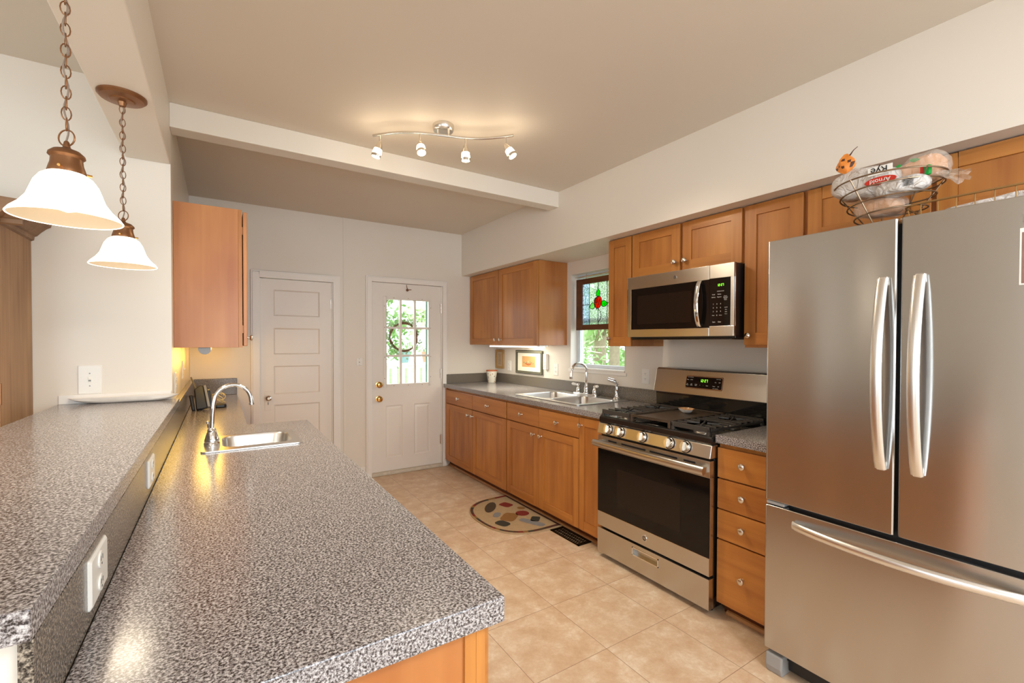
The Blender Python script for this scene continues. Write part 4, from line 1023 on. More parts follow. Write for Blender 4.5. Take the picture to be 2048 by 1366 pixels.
# half round outline: straight side along the cabinets x=2.165, curved side towards the island
hp = []
yc, hw = 3.035, 0.40; xs_ = 2.150
hp.append((xs_, yc-hw)); 
N_H = 28
for k in range(N_H+1):
    a = -PI/2+PI*k/N_H
    ca, sa = math.cos(a), math.sin(a)
    y = yc+hw*math.copysign(abs(sa)**0.85, sa); x = xs_-0.12-0.375*abs(ca)**0.75
    hp.append((x, y))
hp.append((xs_, yc+hw))
def shrink(P, f, c): return [(c[0]+(x-c[0])*f, c[1]+(y-c[1])*f) for x, y in P]
mb = MB(); cc = (1.93, 3.03)
mb.prism(hp, lambda a, b, d: (a, b, d), 0.0008, 0.010, 0)
inner = shrink(hp, 0.90, cc); outer2 = shrink(hp, 0.975, cc)
nb_ = len(hp)
for i in range(nb_):
    j = (i+1) % nb_
    q = [outer2[i], outer2[j], inner[j], inner[i]]
    mb.f([mb.v((x, y, 0.0108)) for x, y in q], (1, 3, 1, 6, 4, 2)[i % 6])
def patch(P, mi): mb.f([mb.v((x, y, 0.0112)) for x, y in P], mi)
def blob(c, a, b, rot, mi, n=14, sq=1.0):
    P = []
    for k in range(n):
        t = 2*PI*k/n; u = a*math.copysign(abs(math.cos(t))**sq, math.cos(t)); w = b*math.copysign(abs(math.sin(t))**sq, math.sin(t))
        P.append((c[0]+u*math.cos(rot)-w*math.sin(rot), c[1]+u*math.sin(rot)+w*math.cos(rot)))
    patch(P, mi)
blob((2.02, 3.22), 0.045, 0.055, 0.3, 2, sq=0.5)           # red mug
blob((1.88, 3.24), 0.12, 0.045, 0.9, 3)            # dark coffee pot
blob((2.03, 2.99), 0.055, 0.055, 0, 2)             # red disc
blob((1.84, 3.07), 0.05, 0.028, 0.8, 5, sq=0.6)
blob((1.90, 2.98), 0.085, 0.06, 0.7, 4, sq=0.5)            # brown cup
blob((2.085, 3.09), 0.03, 0.035, 0.5, 4)
blob((2.05, 2.84), 0.05, 0.035, 0.8, 6, sq=0.4)            # dark square
blob((1.99, 2.80), 0.035, 0.11, 0.4, 5, sq=0.5)            # grey kettle
blob((1.79, 2.90), 0.045, 0.06, 0.3, 6, sq=0.7)            # olive cup
mbo = mb
tag(mbo.build('kitchen_mat', mm), 'half-round kitchen mat with coffee cup motifs on floor before the sink', 'mat')
fv = thing('floor_register', (2.10, 2.46, 0), 'dark bronze floor vent grille beside the kitchen mat', 'floor vent')
vm = plain('dark_bronze_vent', S((52, 38, 24)), 0.3, 0.8)
mb = MB(); x0, x1, y0, y1 = 2.030, 2.150, 2.315, 2.625
mb.box(x0, x1, y0, y0+0.015, 0.0008, 0.006); mb.box(x0, x1, y1-0.015, y1, 0.0008, 0.006); mb.box(x0, x0+0.013, y0, y1, 0.0008, 0.006); mb.box(x1-0.013, x1, y0, y1, 0.0008, 0.006)
mb.build('frame', vm, fv)
mb = MB()
for k in range(14):
    y = y0+0.025+k*0.020; mb.box(x0+0.012, x1-0.012, y, y+0.009, 0.001, 0.0045)
mb.box(x0+0.04, x0+0.048, y0, y1, 0.0012, 0.005); mb.box(x1-0.048, x1-0.04, y0, y1, 0.0012, 0.005)
mb.build('slat', vm, fv)

# ------------------------------------------------------------------ island: lower counter, bar, sink
tag_ = counter('countertop', [(-0.178, 0.691), (0.432, 0.691), (0.432, 2.905), (0.128, 2.905), (0.128, YB-0.001), (-0.178, YB-0.001)],
        [[(-0.055, 2.25), (0.303, 2.25), (0.303, 2.573), (-0.055, 2.573)]], 0.872, 0.918, 'wide speckled peninsula countertop with small sink, closest to the camera')
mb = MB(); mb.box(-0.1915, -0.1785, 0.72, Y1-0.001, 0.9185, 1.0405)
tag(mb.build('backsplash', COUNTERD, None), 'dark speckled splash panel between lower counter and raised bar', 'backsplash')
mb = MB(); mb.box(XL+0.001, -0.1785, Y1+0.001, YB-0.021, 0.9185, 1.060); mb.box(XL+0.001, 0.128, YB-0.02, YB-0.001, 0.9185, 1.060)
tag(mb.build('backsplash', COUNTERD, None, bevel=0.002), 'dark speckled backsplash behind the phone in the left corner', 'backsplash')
counter('bar_counter', [(-0.640, 0.711), (-0.1785, 0.711), (-0.1785, Y1-0.001), (-0.640, Y1-0.001)], [], 1.0415, 1.079, 'raised speckled bar top under the two pendants', 'bar top')
ib = thing('island_cabinet', (0.1, 1.8, 0), 'wooden cabinet under the peninsula counter, plain end panel facing camera', 'cabinet')
mb = MB(); mb.box(-0.190, 0.400, 0.718, 2.10, 0.08, 0.8715); mb.box(-0.190, 0.400, 2.66, 2.880, 0.08, 0.8715); mb.box(-0.190, 0.400, 2.10, 2.66, 0.08, 0.70); mb.box(0.384, 0.400, 2.10, 2.66, 0.70, 0.8715); mb.build('body', WX, ib)
mb = MB(); mb.box(0.362, 0.384, 0.712, 0.718, 0.08, 0.8715); mb.box(0.384, 0.402, 0.711, 0.719, 0.08, 0.8715); mb.build('corner_stile', WV, ib)
for k in range(4):
    y0 = 0.73+0.535*k; shaker(ib, 0.421, y0, y0+0.53, 0.08, 0.69, (y0+0.47 if k % 2 == 0 else y0+0.06, 0.645), sgn=-1)
    mb = MB(); mb.box(0.401, 0.421, y0, y0+0.53, 0.70, 0.855); dd = mb.build('drawer', WH, ib, bevel=0.003); k_ = MB(); knob_mb(k_, (0.421, y0+0.265, 0.78), (1, 0, 0)); k_.build('knob', NICKEL, dd, smooth=True)
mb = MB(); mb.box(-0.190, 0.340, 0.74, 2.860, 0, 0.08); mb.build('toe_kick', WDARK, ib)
nc = thing('base_cabinet', (-0.04, 3.8, 0), 'shallow base cabinet under the narrow left counter, mostly hidden', 'cabinet')
mb = MB(); mb.box(XL+0.001, 0.085, 2.885, YB-0.002, 0.08, 0.8715); mb.build('body', WX, nc)
mb = MB(); mb.box(XL+0.001, 0.03, 2.885, YB-0.01, 0, 0.08); mb.build('toe_kick', WDARK, nc)
for k in range(3):
    y0 = 2.90+0.58*k; shaker(nc, 0.106, y0, y0+0.57, 0.08, 0.70, None, sgn=-1)
    mb = MB(); mb.box(0.086, 0.106, y0, y0+0.57, 0.71, 0.855); dd = mb.build('drawer', WH, nc, bevel=0.003)
    k_ = MB(); knob_mb(k_, (0.106, y0+0.285, 0.79), (1, 0, 0)); k_.build('knob', NICKEL, dd, smooth=True)
# small bar sink
bsk = thing('bar_sink', (0.12, 2.42, 0.918), 'small stainless single bowl sink in the peninsula counter', 'sink')
hb_ = rrect(0.008, 0.282, 2.290, 2.555, 0.055)
mb = MB(); mb.plate(rrect(-0.068, 0.316, 2.238, 2.585, 0.02), [hb_], 0.9185, 0.9245); mb.build('rim', SINKS, bsk, bevel=0.002)
mb = MB(); bowl(mb, 0.008, 0.282, 2.290, 2.555, 0.924, 0.14, r=0.055); o = mb.build('bowl', SINKS, bsk, smooth=True)
mb = MB(); mb.lathe([(0.035, 0), (0.034, 0.003), (0.02, 0.001), (0.01, 0.0015)], (0.145, 2.42, 0.7845), n=20); mb.build('drain', CHROME, o, smooth=True)
bf = thing('bar_faucet', (-0.030, 2.385, 0.9245), 'chrome gooseneck faucet with bell base on the small peninsula sink', 'faucet')
fx, fy = -0.030, 2.385
mb = MB(); mb.lathe([(0.030, 0), (0.031, 0.006), (0.028, 0.012), (0.029, 0.018), (0.026, 0.030), (0.019, 0.052), (0.015, 0.060), (0.017, 0.064), (0.015, 0.070), (0.010, 0.074)], (fx, fy, 0.925), n=24)
mb.build('base', CHROME, bf, smooth=True)
pth = [(fx, fy, 0.99), (fx+0.003, fy, 1.06), (fx+0.008, fy, 1.11)]
for k in range(14):
    a = PI*0.97-PI*0.97*k/13; pth.append((fx+0.010+0.070+0.070*math.cos(a), fy+0.0, 1.112+0.072*math.sin(a)))
pth += [(fx+0.152, fy, 1.100), (fx+0.152, fy, 1.094)]
mb = MB(); mb.tube(pth, 0.0085, 14); mb.lathe([(0.0105, 0), (0.0105, 0.008)], (fx+0.152, fy, 1.090), n=16); mb.build('spout', CHROME, bf, smooth=True)
mb = MB(); mb.tube([(fx-0.004, fy+0.018, 0.985), (fx-0.012, fy+0.03, 0.998), (fx-0.015, fy+0.032, 1.015)], [0.006, 0.005, 0.004], 8); mb.lathe([(0.004, 0), (0.007, 0.003), (0.007, 0.009), (0.003, 0.012)], (fx-0.015, fy+0.032, 1.012), n=12); mb.lathe([(0.016, -0.006), (0.018, 0), (0.016, 0.006)], (fx, fy, 0.984), (0.2, 0.2, 1), n=14)
mb.build('lever', CHROME, bf, smooth=True)
# long white tray on the bar end
mb = MB(); R = []; n = 26
for k in range(n+1):
    t = k/n; u = 2*t-1; x = -0.600+0.425*t; yc_ = 2.905-0.01*u; w = 0.030*math.sqrt(max(0, 1-abs(u)**6))+0.002; sag = 0.030*(1-abs(u)**5)
    zt = 1.1085; prof = []
    for j in range(9):
        a = PI*j/8; prof.append((x, yc_-w*math.cos(a), zt-sag*math.sin(a)**0.6+0.0006*math.sin(7*u)))
    for j in range(8, -1, -1):
        a = PI*j/8; prof.append((x, yc_-(w-0.003 if w > 0.004 else w*0.5)*math.cos(a), zt-(max(sag-0.004, 0.0))*math.sin(a)**0.6))
    R.append(prof)
mb.rings(R)
for f in mb.bm.faces: pass
tag(mb.build('serving_tray', [plain('glazed_white_stripe', S((232, 224, 214)), 0.2, var=0.12, vscale=12)], None, smooth=True), 'long narrow white boat-shaped tray lying across the bar end', 'tray')

# cordless phone base, handset, cord
ph = thing('cordless_phone', (-0.115, 3.62, 0.918), 'black cordless phone base with antenna leaning near the left wall', 'phone')
Mx = Matrix.Translation((-0.098, 3.66, 0.928)) @ Matrix.Rotation(-0.28, 4, 'X') @ Matrix.Rotation(-0.16, 4, 'Y')
mb = MB(Mx); mb.prism([(-0.034, 0), (0.030, 0), (0.030, 0.150), (0.016, 0.162), (-0.024, 0.140)], lambda a, b, d: (a, d, b), -0.012, 0.040); mb.build('base_unit', BLACKP, ph, bevel=0.006)
mb = MB(Mx); mb.box(0.0305, 0.046, -0.010, 0.042, 0.004, 0.155); mb.build('side_cover', GREYP, ph, bevel=0.004)
mb = MB(Mx); mb.box(-0.058, -0.038, -0.012, 0.03, 0.0, 0.105); mb.build('handset', BLACKP, ph, bevel=0.006)
mb = MB(Mx); mb.tube([(-0.012, 0.03, 0.14), (-0.028, 0.045, 0.235)], [0.006, 0.005], 10); mb.build('antenna', plain('dull_antenna', S((120, 112, 90)), 0.5), ph, smooth=True)
ph2 = thing('answering_machine', (-0.04, 3.72, 0.918), 'black slanted answering machine right of the cordless phone', 'device')
mb = MB(Matrix.Translation((-0.030, 3.76, 0.923)) @ Matrix.Rotation(-0.12, 4, 'Y')); mb.box(-0.028, -0.012, -0.02, 0.05, 0.002, 0.125); mb.build('back_panel', BLACKP, ph2, bevel=0.004)
mb = MB(); mb.prism(rrect(-0.035, 0.040, 3.73, 3.85, 0.02), lambda a, b, d: (a, b, d), 0.919, 0.942); mb.build('foot', BLACKP, ph2, bevel=0.006)
mb = MB(); P = []
for k in range(90):
    a = k*0.42; P.append((-0.005+0.030*math.cos(a)+0.010*math.sin(a*0.31), 3.86+0.02*math.sin(a)+0.00*k, 0.975+0.026*math.sin(a*0.9+0.6)+0.012*math.sin(a*0.2)))
mb.tube(P, 0.0022, 6)
for o_ in [mb.build('phone_cord', plain('cream_cord', S((226, 206, 150)), 0.5), None, smooth=True)]: tag(o_, 'tangled cream phone cord beside the answering machine', 'cord')

# ------------------------------------------------------------------ hutch in the dining room
hu = thing('china_hutch', (-1.25, 2.76, 0), 'tall brown wooden hutch with crown moulding against the dining wall', 'hutch')
hx = -0.722; hy0, hy1 = 2.575, Y1-0.004
mb = MB(); mb.box(-1.75, hx, hy0, hy1, 0.0, 1.85); mb.build('body', HUTCH, hu, bevel=0.002)
mb = MB(); pts = [(0.0, 1.835), (0.010, 1.84), (0.012, 1.856), (0.020, 1.860), (0.034, 1.878), (0.052, 1.896), (0.066, 1.905), (0.070, 1.925), (0.0, 1.930)]
# crown: right side and front
mb.prism(pts, lambda a, b, d: (hx+a, d, b), hy0-0.07, hy1); mb.prism(pts, lambda a, b, d: (d, hy0-a, b), -1.80, hx+0.07)
mb.box(-1.75, hx, hy0, hy1, 1.85, 1.928); mb.build('crown_moulding', HUTCHD, hu)
mb = MB(); mb.box(-1.24, hx-0.008, hy0-0.022, hy0-0.001, 1.02, 1.82); mb.build('door', HUTCH, hu, bevel=0.004)
mb = MB(); mb.box(-1.74, -1.26, hy0-0.022, hy0-0.001, 1.02, 1.82); mb.build('door', HUTCH, hu, bevel=0.004)
for z in (1.70, 1.17):
    mb = MB(); mb.box(hx-0.006, hx+0.003, hy0-0.014, hy0-0.002, z-0.035, z+0.035); mb.tube([(hx+0.003, hy0-0.012, z-0.042), (hx+0.003, hy0-0.012, z+0.042)], 0.005, 8); mb.build('hinge', BRONZE, hu)
tag(B(-0.80, -0.73, 2.50, 2.54, 1.9305, 1.945).build('fridge_magnet', BRASS), 'x', 'x') if False else None
bw = MB(); bw.lathe([(0.03, 0), (0.05, 0.01), (0.085, 0.045), (0.095, 0.055), (0.09, 0.055), (0.0, 0.02)], (-0.845, 2.63, 1.9305), n=24)
tag(bw.build('wooden_bowl', [wood('dark_bowl_wood', S((110, 62, 34)), S((70, 36, 20)), 'X')], None, smooth=True), 'dark wooden bowl on top of the hutch at picture edge', 'bowl')

# ------------------------------------------------------------------ pendants
def pendant(loc, label):
    # origin at canopy centre on the header underside (z = 2.294)
    x, y, zc = loc
    t = thing('pendant_lamp', (x, y, zc), label, 'lamp')
    mb = MB(); mb.lathe([(0.074, 0), (0.074, -0.006), (0.066, -0.014), (0.040, -0.018), (0.036, -0.022), (0.014, -0.025), (0.010, -0.040), (0.005, -0.042)], (x, y, zc), n=32)
    mb.build('canopy', BRONZE, t, smooth=True)
    zr, zn = 1.663, 1.766
    # chain links
    mb = MB(); z = zc-0.040; k = 0; L = 0.030
    ztop_ring = 1.868
    nlk = int(round((z-ztop_ring)/(L*0.78))); L = (z-ztop_ring)/nlk/0.78
    for k in range(nlk):
        cz = z-L*0.39-k*L*0.78; ang = (k % 2)*PI/2+0.3
        P = []
        for j in range(12):
            a = 2*PI*j/12; u = 0.0085*math.cos(a); w = L*0.5*math.sin(a)
            P.append((x+u*math.cos(ang), y+u*math.sin(ang), cz+w))
        mb.tube(P, 0.0014, 6, closed=True)
    mb.build('chain', BRONZE, t, smooth=True)
    mb = MB(); P = []
    for k in range(40):
        s = k/39; zz = zc-0.03+(1.822-(zc-0.03))*s; P.append((x+0.004*math.sin(s*30), y+0.004*math.cos(s*26), zz))
    mb.tube(P, 0.0022, 6); mb.build('cord', plain('lamp_cord', S((140, 122, 108)), 0.5) if 'lamp_cord' not in MATS else MATS['lamp_cord'], t, smooth=True)
    mb = MB(); P = [(x+0.019*math.cos(2*PI*j/24)*0.83, y-0.019*math.cos(2*PI*j/24)*0.55, 1.848+0.0185*math.sin(2*PI*j/24)) for j in range(24)]
    mb.tube(P, 0.0017, 6, closed=True); mb.build('ring', BRONZE, t, smooth=True)
    mb = MB(); mb.lathe([(0.003, 0.075), (0.005, 0.072), (0.007, 0.060), (0.010, 0.057), (0.024, 0.052), (0.032, 0.044), (0.033, 0.039), (0.028, 0.034), (0.029, 0.022), (0.032, 0.012), (0.034, 0.004), (0.034, -0.002), (0.0, -0.002)], (x, y, zn), n=32)
    mb.build('cap', BRONZE, t, smooth=True)
    mb = MB()
    for a in (0.4, 2.5, 4.6): mb.tube([(x+0.032*math.cos(a), y+0.032*math.sin(a), zn+0.006), (x+0.044*math.cos(a), y+0.044*math.sin(a), zn+0.006)], 0.003, 8)
    mb.build('thumb_screw', BRASS, t)
    prof = [(0.034, zn-0.001), (0.046, zn-0.010), (0.056, zn-0.026), (0.062, zn-0.044), (0.068, zn-0.062), (0.080, zn-0.080), (0.094, zn-0.094), (0.1005, zr-0.001)]
    mb = MB(); mb.lathe([(r, h) for r, h in prof], (x, y, 0), n=48, cap=(False, False), mi=0)
    mb.lathe([(r-0.003, h-0.0005) for r, h in prof], (x, y, 0), n=48, cap=(False, False), mi=1)
    mb.lathe([(0.1005, zr-0.001), (0.099, zr-0.003), (0.0975, zr-0.0015)], (x, y, 0), n=48, cap=(False, False), mi=0)
    sh = mb.build('lamp_shade', [SHADE, SHADEIN], t, smooth=True, angle=80)
    mb = MB(); mb.lathe([(0.012, 0.0), (0.013, -0.02), (0.024, -0.045), (0.026, -0.062), (0.018, -0.080), (0.0, -0.086)], (x, y, zn-0.004), n=20); mb.build('bulb', SPOTG, t, smooth=True)
    spot('pendant_bulb', (x, y, zr+0.012), (0, 0, -1), 9, (1.0, 0.84, 0.64), 2.75, 0.8, 0.06)
    return t
pendant((-0.300, 2.225, 2.294), 'bell-shaped white glass pendant lamp hanging farther back above the bar')
pendant((-0.295, 1.45, 2.294), 'bell-shaped white glass pendant lamp nearest the camera above the bar')

# ------------------------------------------------------------------ track light
L0 = Vector((0.735, 2.592, 2.540)); L1 = Vector((1.392, 2.150, 2.540)); dv = (L1-L0); dn = dv.normalized(); pn_ = Vector((-dn.y, dn.x, 0))
tl = thing('track_light', (1.068, 2.372, H_C), 'wavy brushed metal ceiling track light with four lit spotlights', 'lamp')
cn = (L0+L1)/2+Vector((0.002, 0.0, 0))
mb = MB(); mb.lathe([(0.060, 0), (0.060, -0.012), (0.056, -0.030), (0.052, -0.034), (0.0, -0.034)], (cn.x, cn.y, H_C), n=32)
for s in (-1, 1): mb.tube([cn+dn*0.03*s+Vector((0, 0, 0.028)), cn+dn*0.03*s], 0.005, 8)
mb.build('canopy', NICKEL, tl, smooth=True)
P = []
def railp(s): return L0+dv*s+pn_*(-0.040*math.sin(2*PI*s*0.98+0.05))
for k in range(41): P.append(railp(k/40))
mb = MB()
R = []
for k, p in enumerate(P):
    t_ = (P[min(k+1, 40)]-P[max(k-1, 0)]).normalized(); sN = Vector((-t_.y, t_.x, 0))
    R.append([p+sN*0.0065+Vector((0, 0, 0.006)), p-sN*0.0065+Vector((0, 0, 0.006)), p-sN*0.0065-Vector((0, 0, 0.006)), p+sN*0.0065-Vector((0, 0, 0.006))])
mb.rings(R); mb.build('rail', NICKEL, tl, bevel=0.002)
cam_dir = Vector((-0.54, -0.84, 0))
for s, hd in ((0.055, (-0.28, 0.1, -1)), (0.345, (-0.05, -0.45, -1)), (0.655, (0.03, 0.02, -1)), (0.945, (0.35, -0.45, -0.9))):
    p = railp(s); q = p+Vector((0, 0, -0.050))
    hv = Vector(hd).normalized()
    mb = MB(); mb.tube([p+Vector((0, 0, -0.005)), q], 0.0045, 10); mb.lathe([(0.005, -0.012), (0.009, -0.006), (0.015, 0.008), (0.0195, 0.022), (0.0225, 0.034)], q, hv, n=20)
    hh = mb.build('spot_head', NICKEL, tl, smooth=True)
    mb = MB(); mb.lathe([(0.0222, 0.0345), (0.0245, 0.050), (0.0255, 0.066)], q, hv, n=24); mb.build('glass', SPOTG, hh, smooth=True)
    mb = MB(); mb.lathe([(0.0255, 0.065), (0.0268, 0.066), (0.0262, 0.080), (0.0240, 0.080), (0.0235, 0.068)], q, hv, n=24, cap=(False, False)); mb.build('rim', NICKEL, hh, smooth=True)
    mb = MB(); mb.lathe([(0.0225, 0.070), (0.0225, 0.072)], q, hv, n=20); mb.build('bulb', SPOTG, hh)
    spot('track_spot', q+hv*0.086, hv, 27, (1.0, 0.84, 0.62), 2.0, 0.9, 0.03)
    point('track_glow', q+hv*0.04+Vector((0, 0, 0.0)), 0.9, (1.0, 0.82, 0.58), 0.06)

cl = thing('added_fill_lamp', (0.9, -0.9, H_C), 'round flush white fill lamp added on the ceiling behind the camera', 'lamp')  # added out-of-view fixture that gives the overhead fill a body
mb = MB(); mb.lathe([(0.20, 0), (0.20, -0.02), (0.19, -0.03)], (0.9, -0.9, H_C), n=32); mb.build('base', NICKEL, cl, smooth=True)
mb = MB(); mb.lathe([(0.185, -0.03), (0.16, -0.06), (0.10, -0.078), (0.0, -0.084)], (0.9, -0.9, H_C), n=32, cap=(False, True)); mb.build('lamp_shade', emit('fill_lamp_glass', (1.0, 0.95, 0.88, 1), 3.0), cl, smooth=True)
# ------------------------------------------------------------------ things on top of the fridge
WIRE = plain('bronze_wire', S((150, 128, 104)), 0.3, 0.9)
bc_ = Vector((2.115, 0.675, 0)); ZB0, ZB1 = 1.797, 1.985
bk = thing('wire_basket', (bc_.x, bc_.y, ZB0), 'conical spiral wire basket full of bread bags on the fridge', 'basket')
mb = MB(); P = []
for k in range(4*36+1):
    a = 2*PI*k/36+0.8; s = k/(4*36); r = 0.075+(0.165-0.075)*s; P.append((bc_.x+r*math.cos(a), bc_.y+r*math.sin(a), ZB0+0.004+(ZB1-ZB0-0.02)*s))
mb.tube(P, 0.0028, 8)
P = [(bc_.x+0.165*math.cos(2*PI*k/40), bc_.y+0.165*math.sin(2*PI*k/40), ZB1-0.006) for k in range(40)]
mb.tube(P, 0.003, 8, closed=True); mb.build('spiral_wire', WIRE, bk, smooth=True)
mb = MB()
for a in (2.75, 4.1, 5.3, 0.5, 1.6): mb.tube([(bc_.x+0.05*math.cos(a), bc_.y+0.05*math.sin(a), ZB0+0.003), (bc_.x+0.168*math.cos(a), bc_.y+0.168*math.sin(a), ZB1-0.006)], 0.0026, 6)
mb.tube([(bc_.x+0.052*math.cos(2*PI*k/24), bc_.y+0.052*math.sin(2*PI*k/24), ZB0+0.003) for k in range(24)], 0.0028, 6, closed=True)
mb.build('rib', WIRE, bk, smooth=True)
FILM = film('clear_bag_film', S((240, 232, 220)), 0.30); FILMW = film('white_bag_film', S((240, 235, 230)), 0.72, 0.2)
CRUST = plain('bread_crust', S((216, 150, 90)), 0.75, var=0.25, vscale=30, bump=0.4, bscale=90)
RYE = plain('rye_bread', S((200, 172, 138)), 0.8, var=0.2, vscale=30)
def blobmesh(c, ax, rad, seed, amp=0.12, n=20, m=14, mb=None, mi=0, sq=0.6):
    # rounded lumpy capsule along ax (vector, half-length included), radii (ra, rb)
    rnd = random.Random(seed); mb = mb or MB(); ax = Vector(ax); L = ax.length; u = ax.normalized(); s = u.cross(Vector((0, 0, 1))).normalized(); w = s.cross(u)
    ph_ = [rnd.uniform(0, 6) for _ in range(6)]; R = []
    for i in range(n+1):
        t = -1+2*i/n; e = (1-abs(t)**3.2)**0.5 if abs(t) < 1 else 0.0; e = max(e, 0.03); ring = []
        for j in range(m):
            a = 2*PI*j/m; k = 1+amp*(math.sin(3*a+ph_[0]+4*t)+0.6*math.sin(5*a+ph_[1]-7*t)+0.5*math.sin(9*t+ph_[2]+2*a))*0.5
            ca, sa = math.cos(a), math.sin(a)
            ca = math.copysign(abs(ca)**sq, ca); sa = math.copysign(abs(sa)**sq, sa)
            ring.append(Vector(c)+u*L*t+s*rad[0]*e*k*ca+w*rad[1]*e*k*sa)
        R.append(ring)
    mb.rings(R, mi=mi); return mb
def bag(name, c, ax, rad, seed, label, film_m, loaf_m, tail=None, shrinkf=0.86, bandmats=None):
    t = thing(name, (c[0], c[1], c[2]), label, 'bread')
    blobmesh(c, Vector(ax)*shrinkf, (rad[0]*shrinkf, rad[1]*shrinkf), seed, 0.04).build('loaf', loaf_m, t, smooth=True)
    mb = blobmesh(c, ax, rad, seed+1, 0.12, n=30, m=26)
    if tail:
        p0, p1, r0, r1 = tail; p0 = Vector(p0); p1 = Vector(p1)
        R = []; d = (p1-p0); dn_ = d.normalized(); s = dn_.cross(Vector((0, 0, 1))).normalized(); w = s.cross(dn_)
        for i in range(7):
            q = i/6; r = r0+(r1-r0)*q**1.5; ring = []
            for j in range(16):
                a = 2*PI*j/16; k = 1+0.35*math.sin(5*a+i*0.6); ring.append(p0+d*q+s*r*k*math.cos(a)+w*r*k*0.6*math.sin(a))
            R.append(ring)
        mb.rings(R, cap=(False, False))
    mb.build('bag_film', film_m, t, smooth=True, angle=60)
    return t
b1_ = bag('bread_bag', (2.075, 0.735, 1.985), (0.02, 0.115, 0.012), (0.055, 0.055), 3, 'bagged rye loaf with red oval label lying in left half of basket', FILMW, RYE)
b2_ = bag('bread_bag', (2.13, 0.590, 1.995), (-0.010, 0.085, -0.03), (0.058, 0.052), 11, 'clear bag of tan buns with green print, right side of basket', FILM, CRUST, tail=((2.06, 0.512, 1.955), (2.04, 0.455, 1.925), 0.012, 0.035))
b3_ = bag('bread_bag', (2.09, 0.69, 1.885), (0.03, 0.085, 0.01), (0.050, 0.038), 17, 'clear bag of brown bread in the bottom of the wire basket', FILM, CRUST)
b4_ = bag('bread_bag', (2.045, 0.612, 1.935), (0.00, 0.08, 0.0), (0.040, 0.030), 23, 'crumpled pale bag with small print below the bun bag', FILMW, RYE)
b5_ = bag('bread_bag', (2.16, 0.80, 1.99), (0.02, 0.05, 0.0), (0.04, 0.045), 29, 'bag with twisted orange printed neck standing up at basket left', FILM, CRUST)
ORG_ = plain('orange_print', S((228, 138, 58)), 0.35, var=0.3, vscale=60); BRN = plain('brown_print', S((84, 48, 30)), 0.4); GRN = plain('green_print', S((24, 150, 60)), 0.3); REDP = plain('red_print', S((196, 52, 36)), 0.35)
mb = MB(); R = []
for i in range(9):
    q = i/8; z = 2.035+0.075*q; r = (0.004+0.026*math.sin(PI*min(1, q*0.9+0.08)))*(1 if i else 0.5); ring = []
    for j in range(16):
        a = 2*PI*j/16; k = 1+0.22*math.sin(4*a+i*0.7); ring.append((2.045+0.4*r*k*math.cos(a), 0.787+r*k*math.sin(a), z))
    R.append(ring)
mb.rings(R, mi=0)
for f in mb.bm.faces:
    c = f.calc_center_median(); f.material_index = 1 if (int(c.z*160)+int((c.y-0.7)*170)) % 4 == 0 and c.z > 2.05 else 0
mb.build('twisted_neck', [ORG_, BRN], b5_, smooth=True)
mb = MB(); mb.tube([(2.045, 0.775, 2.10), (2.04, 0.760, 2.115), (2.035, 0.745, 2.122)], [0.003, 0.0015, 0.001], 6); mb.build('twist_tie', BRN, b5_)
# printed label on rye bag: red oval and upside-down lettering facing the room
lx = 2.012
mb = MB(); mb.rings([[(lx-0.001-0.10*(b-1.972)**1, a, b) for a, b in ell((0.666, 1.966+0.0), 0.048, 0.0145, 24)], [(lx-0.003, a, b) for a, b in ell((0.666, 1.966), 0.046, 0.013, 24)]]); mb.build('oval_label', REDP, b1_)
text('label_text', 'Arnold', 0.022, (lx-0.0042, 0.666, 1.966), (0, 1, 0), (0, 0, -1), TEXTW, b1_, 0.0005)
text('label_text', 'Rye', 0.034, (lx-0.006, 0.668, 2.004), (0, 1, 0.0), (0, 0, -1), BLACKP, b1_, 0.0005)
mb = MB(); mb.box(lx-0.0045, lx-0.001, 0.630, 0.702, 1.988, 2.018); mb.build('white_band', WPLAST, b1_)
mb = MB()
for q in ((0.535, 0.556, 1.957, 1.992),): mb.box(2.045, 2.06, *q)
mb.build('green_clip', GRN, b2_, bevel=0.006)
mb = MB(); mb.box(2.052, 2.060, 0.557, 0.566, 1.960, 1.990); mb.build('red_stripe', REDP, b2_)
mb = MB()
mb.prism(ell((0.590, 2.030), 0.016, 0.007, 10, 0.3), lambda a, b, d: (2.086+d, a, b), 0, 0.004); mb.prism(ell((0.635, 2.020), 0.010, 0.010, 4, 0.3), lambda a, b, d: (2.084+d, a, b), 0, 0.004)
mb.build('green_print', GRN, b2_)
mb = MB()
for k in range(5): mb.box(2.0035, 2.006, 0.570, 0.60, 1.925+0.005*k, 1.9265+0.005*k)
mb.build('printed_lines', BLACKP, b4_)
# wire rack on the fridge, right
wr = thing('wire_rack', (2.06, 0.35, 1.797), 'flat brass-coloured wire rack along the fridge top edge', 'rack')
BW = plain('brass_wire', S((176, 140, 90)), 0.35, 0.8)
mb = MB(); P = [(x, y, 1.852) for x, y in rrect(2.000, 2.30, 0.16, 0.600, 0.05)]; mb.tube(P, 0.0035, 8, closed=True); mb.build('top_wire', BW, wr, smooth=True)
P2 = [(x, y, 1.802) for x, y in rrect(2.02, 2.295, 0.165, 0.595, 0.05)]; mb = MB(); mb.tube(P2, 0.0025, 8, closed=True); mb.build('bottom_wire', BW, wr, smooth=True)
posts = [(2.016, 2.021, 0.20+0.0441*k, 0.20+0.0441*k) for k in range(9)]+[(2.299, 2.294, 0.20+0.0441*k, 0.20+0.0441*k) for k in range(9)]
posts += [(2.06+0.05*k, 2.06+0.05*k, 0.161, 0.166) for k in range(5)]+[(2.06+0.05*k, 2.06+0.05*k, 0.599, 0.594) for k in range(5)]
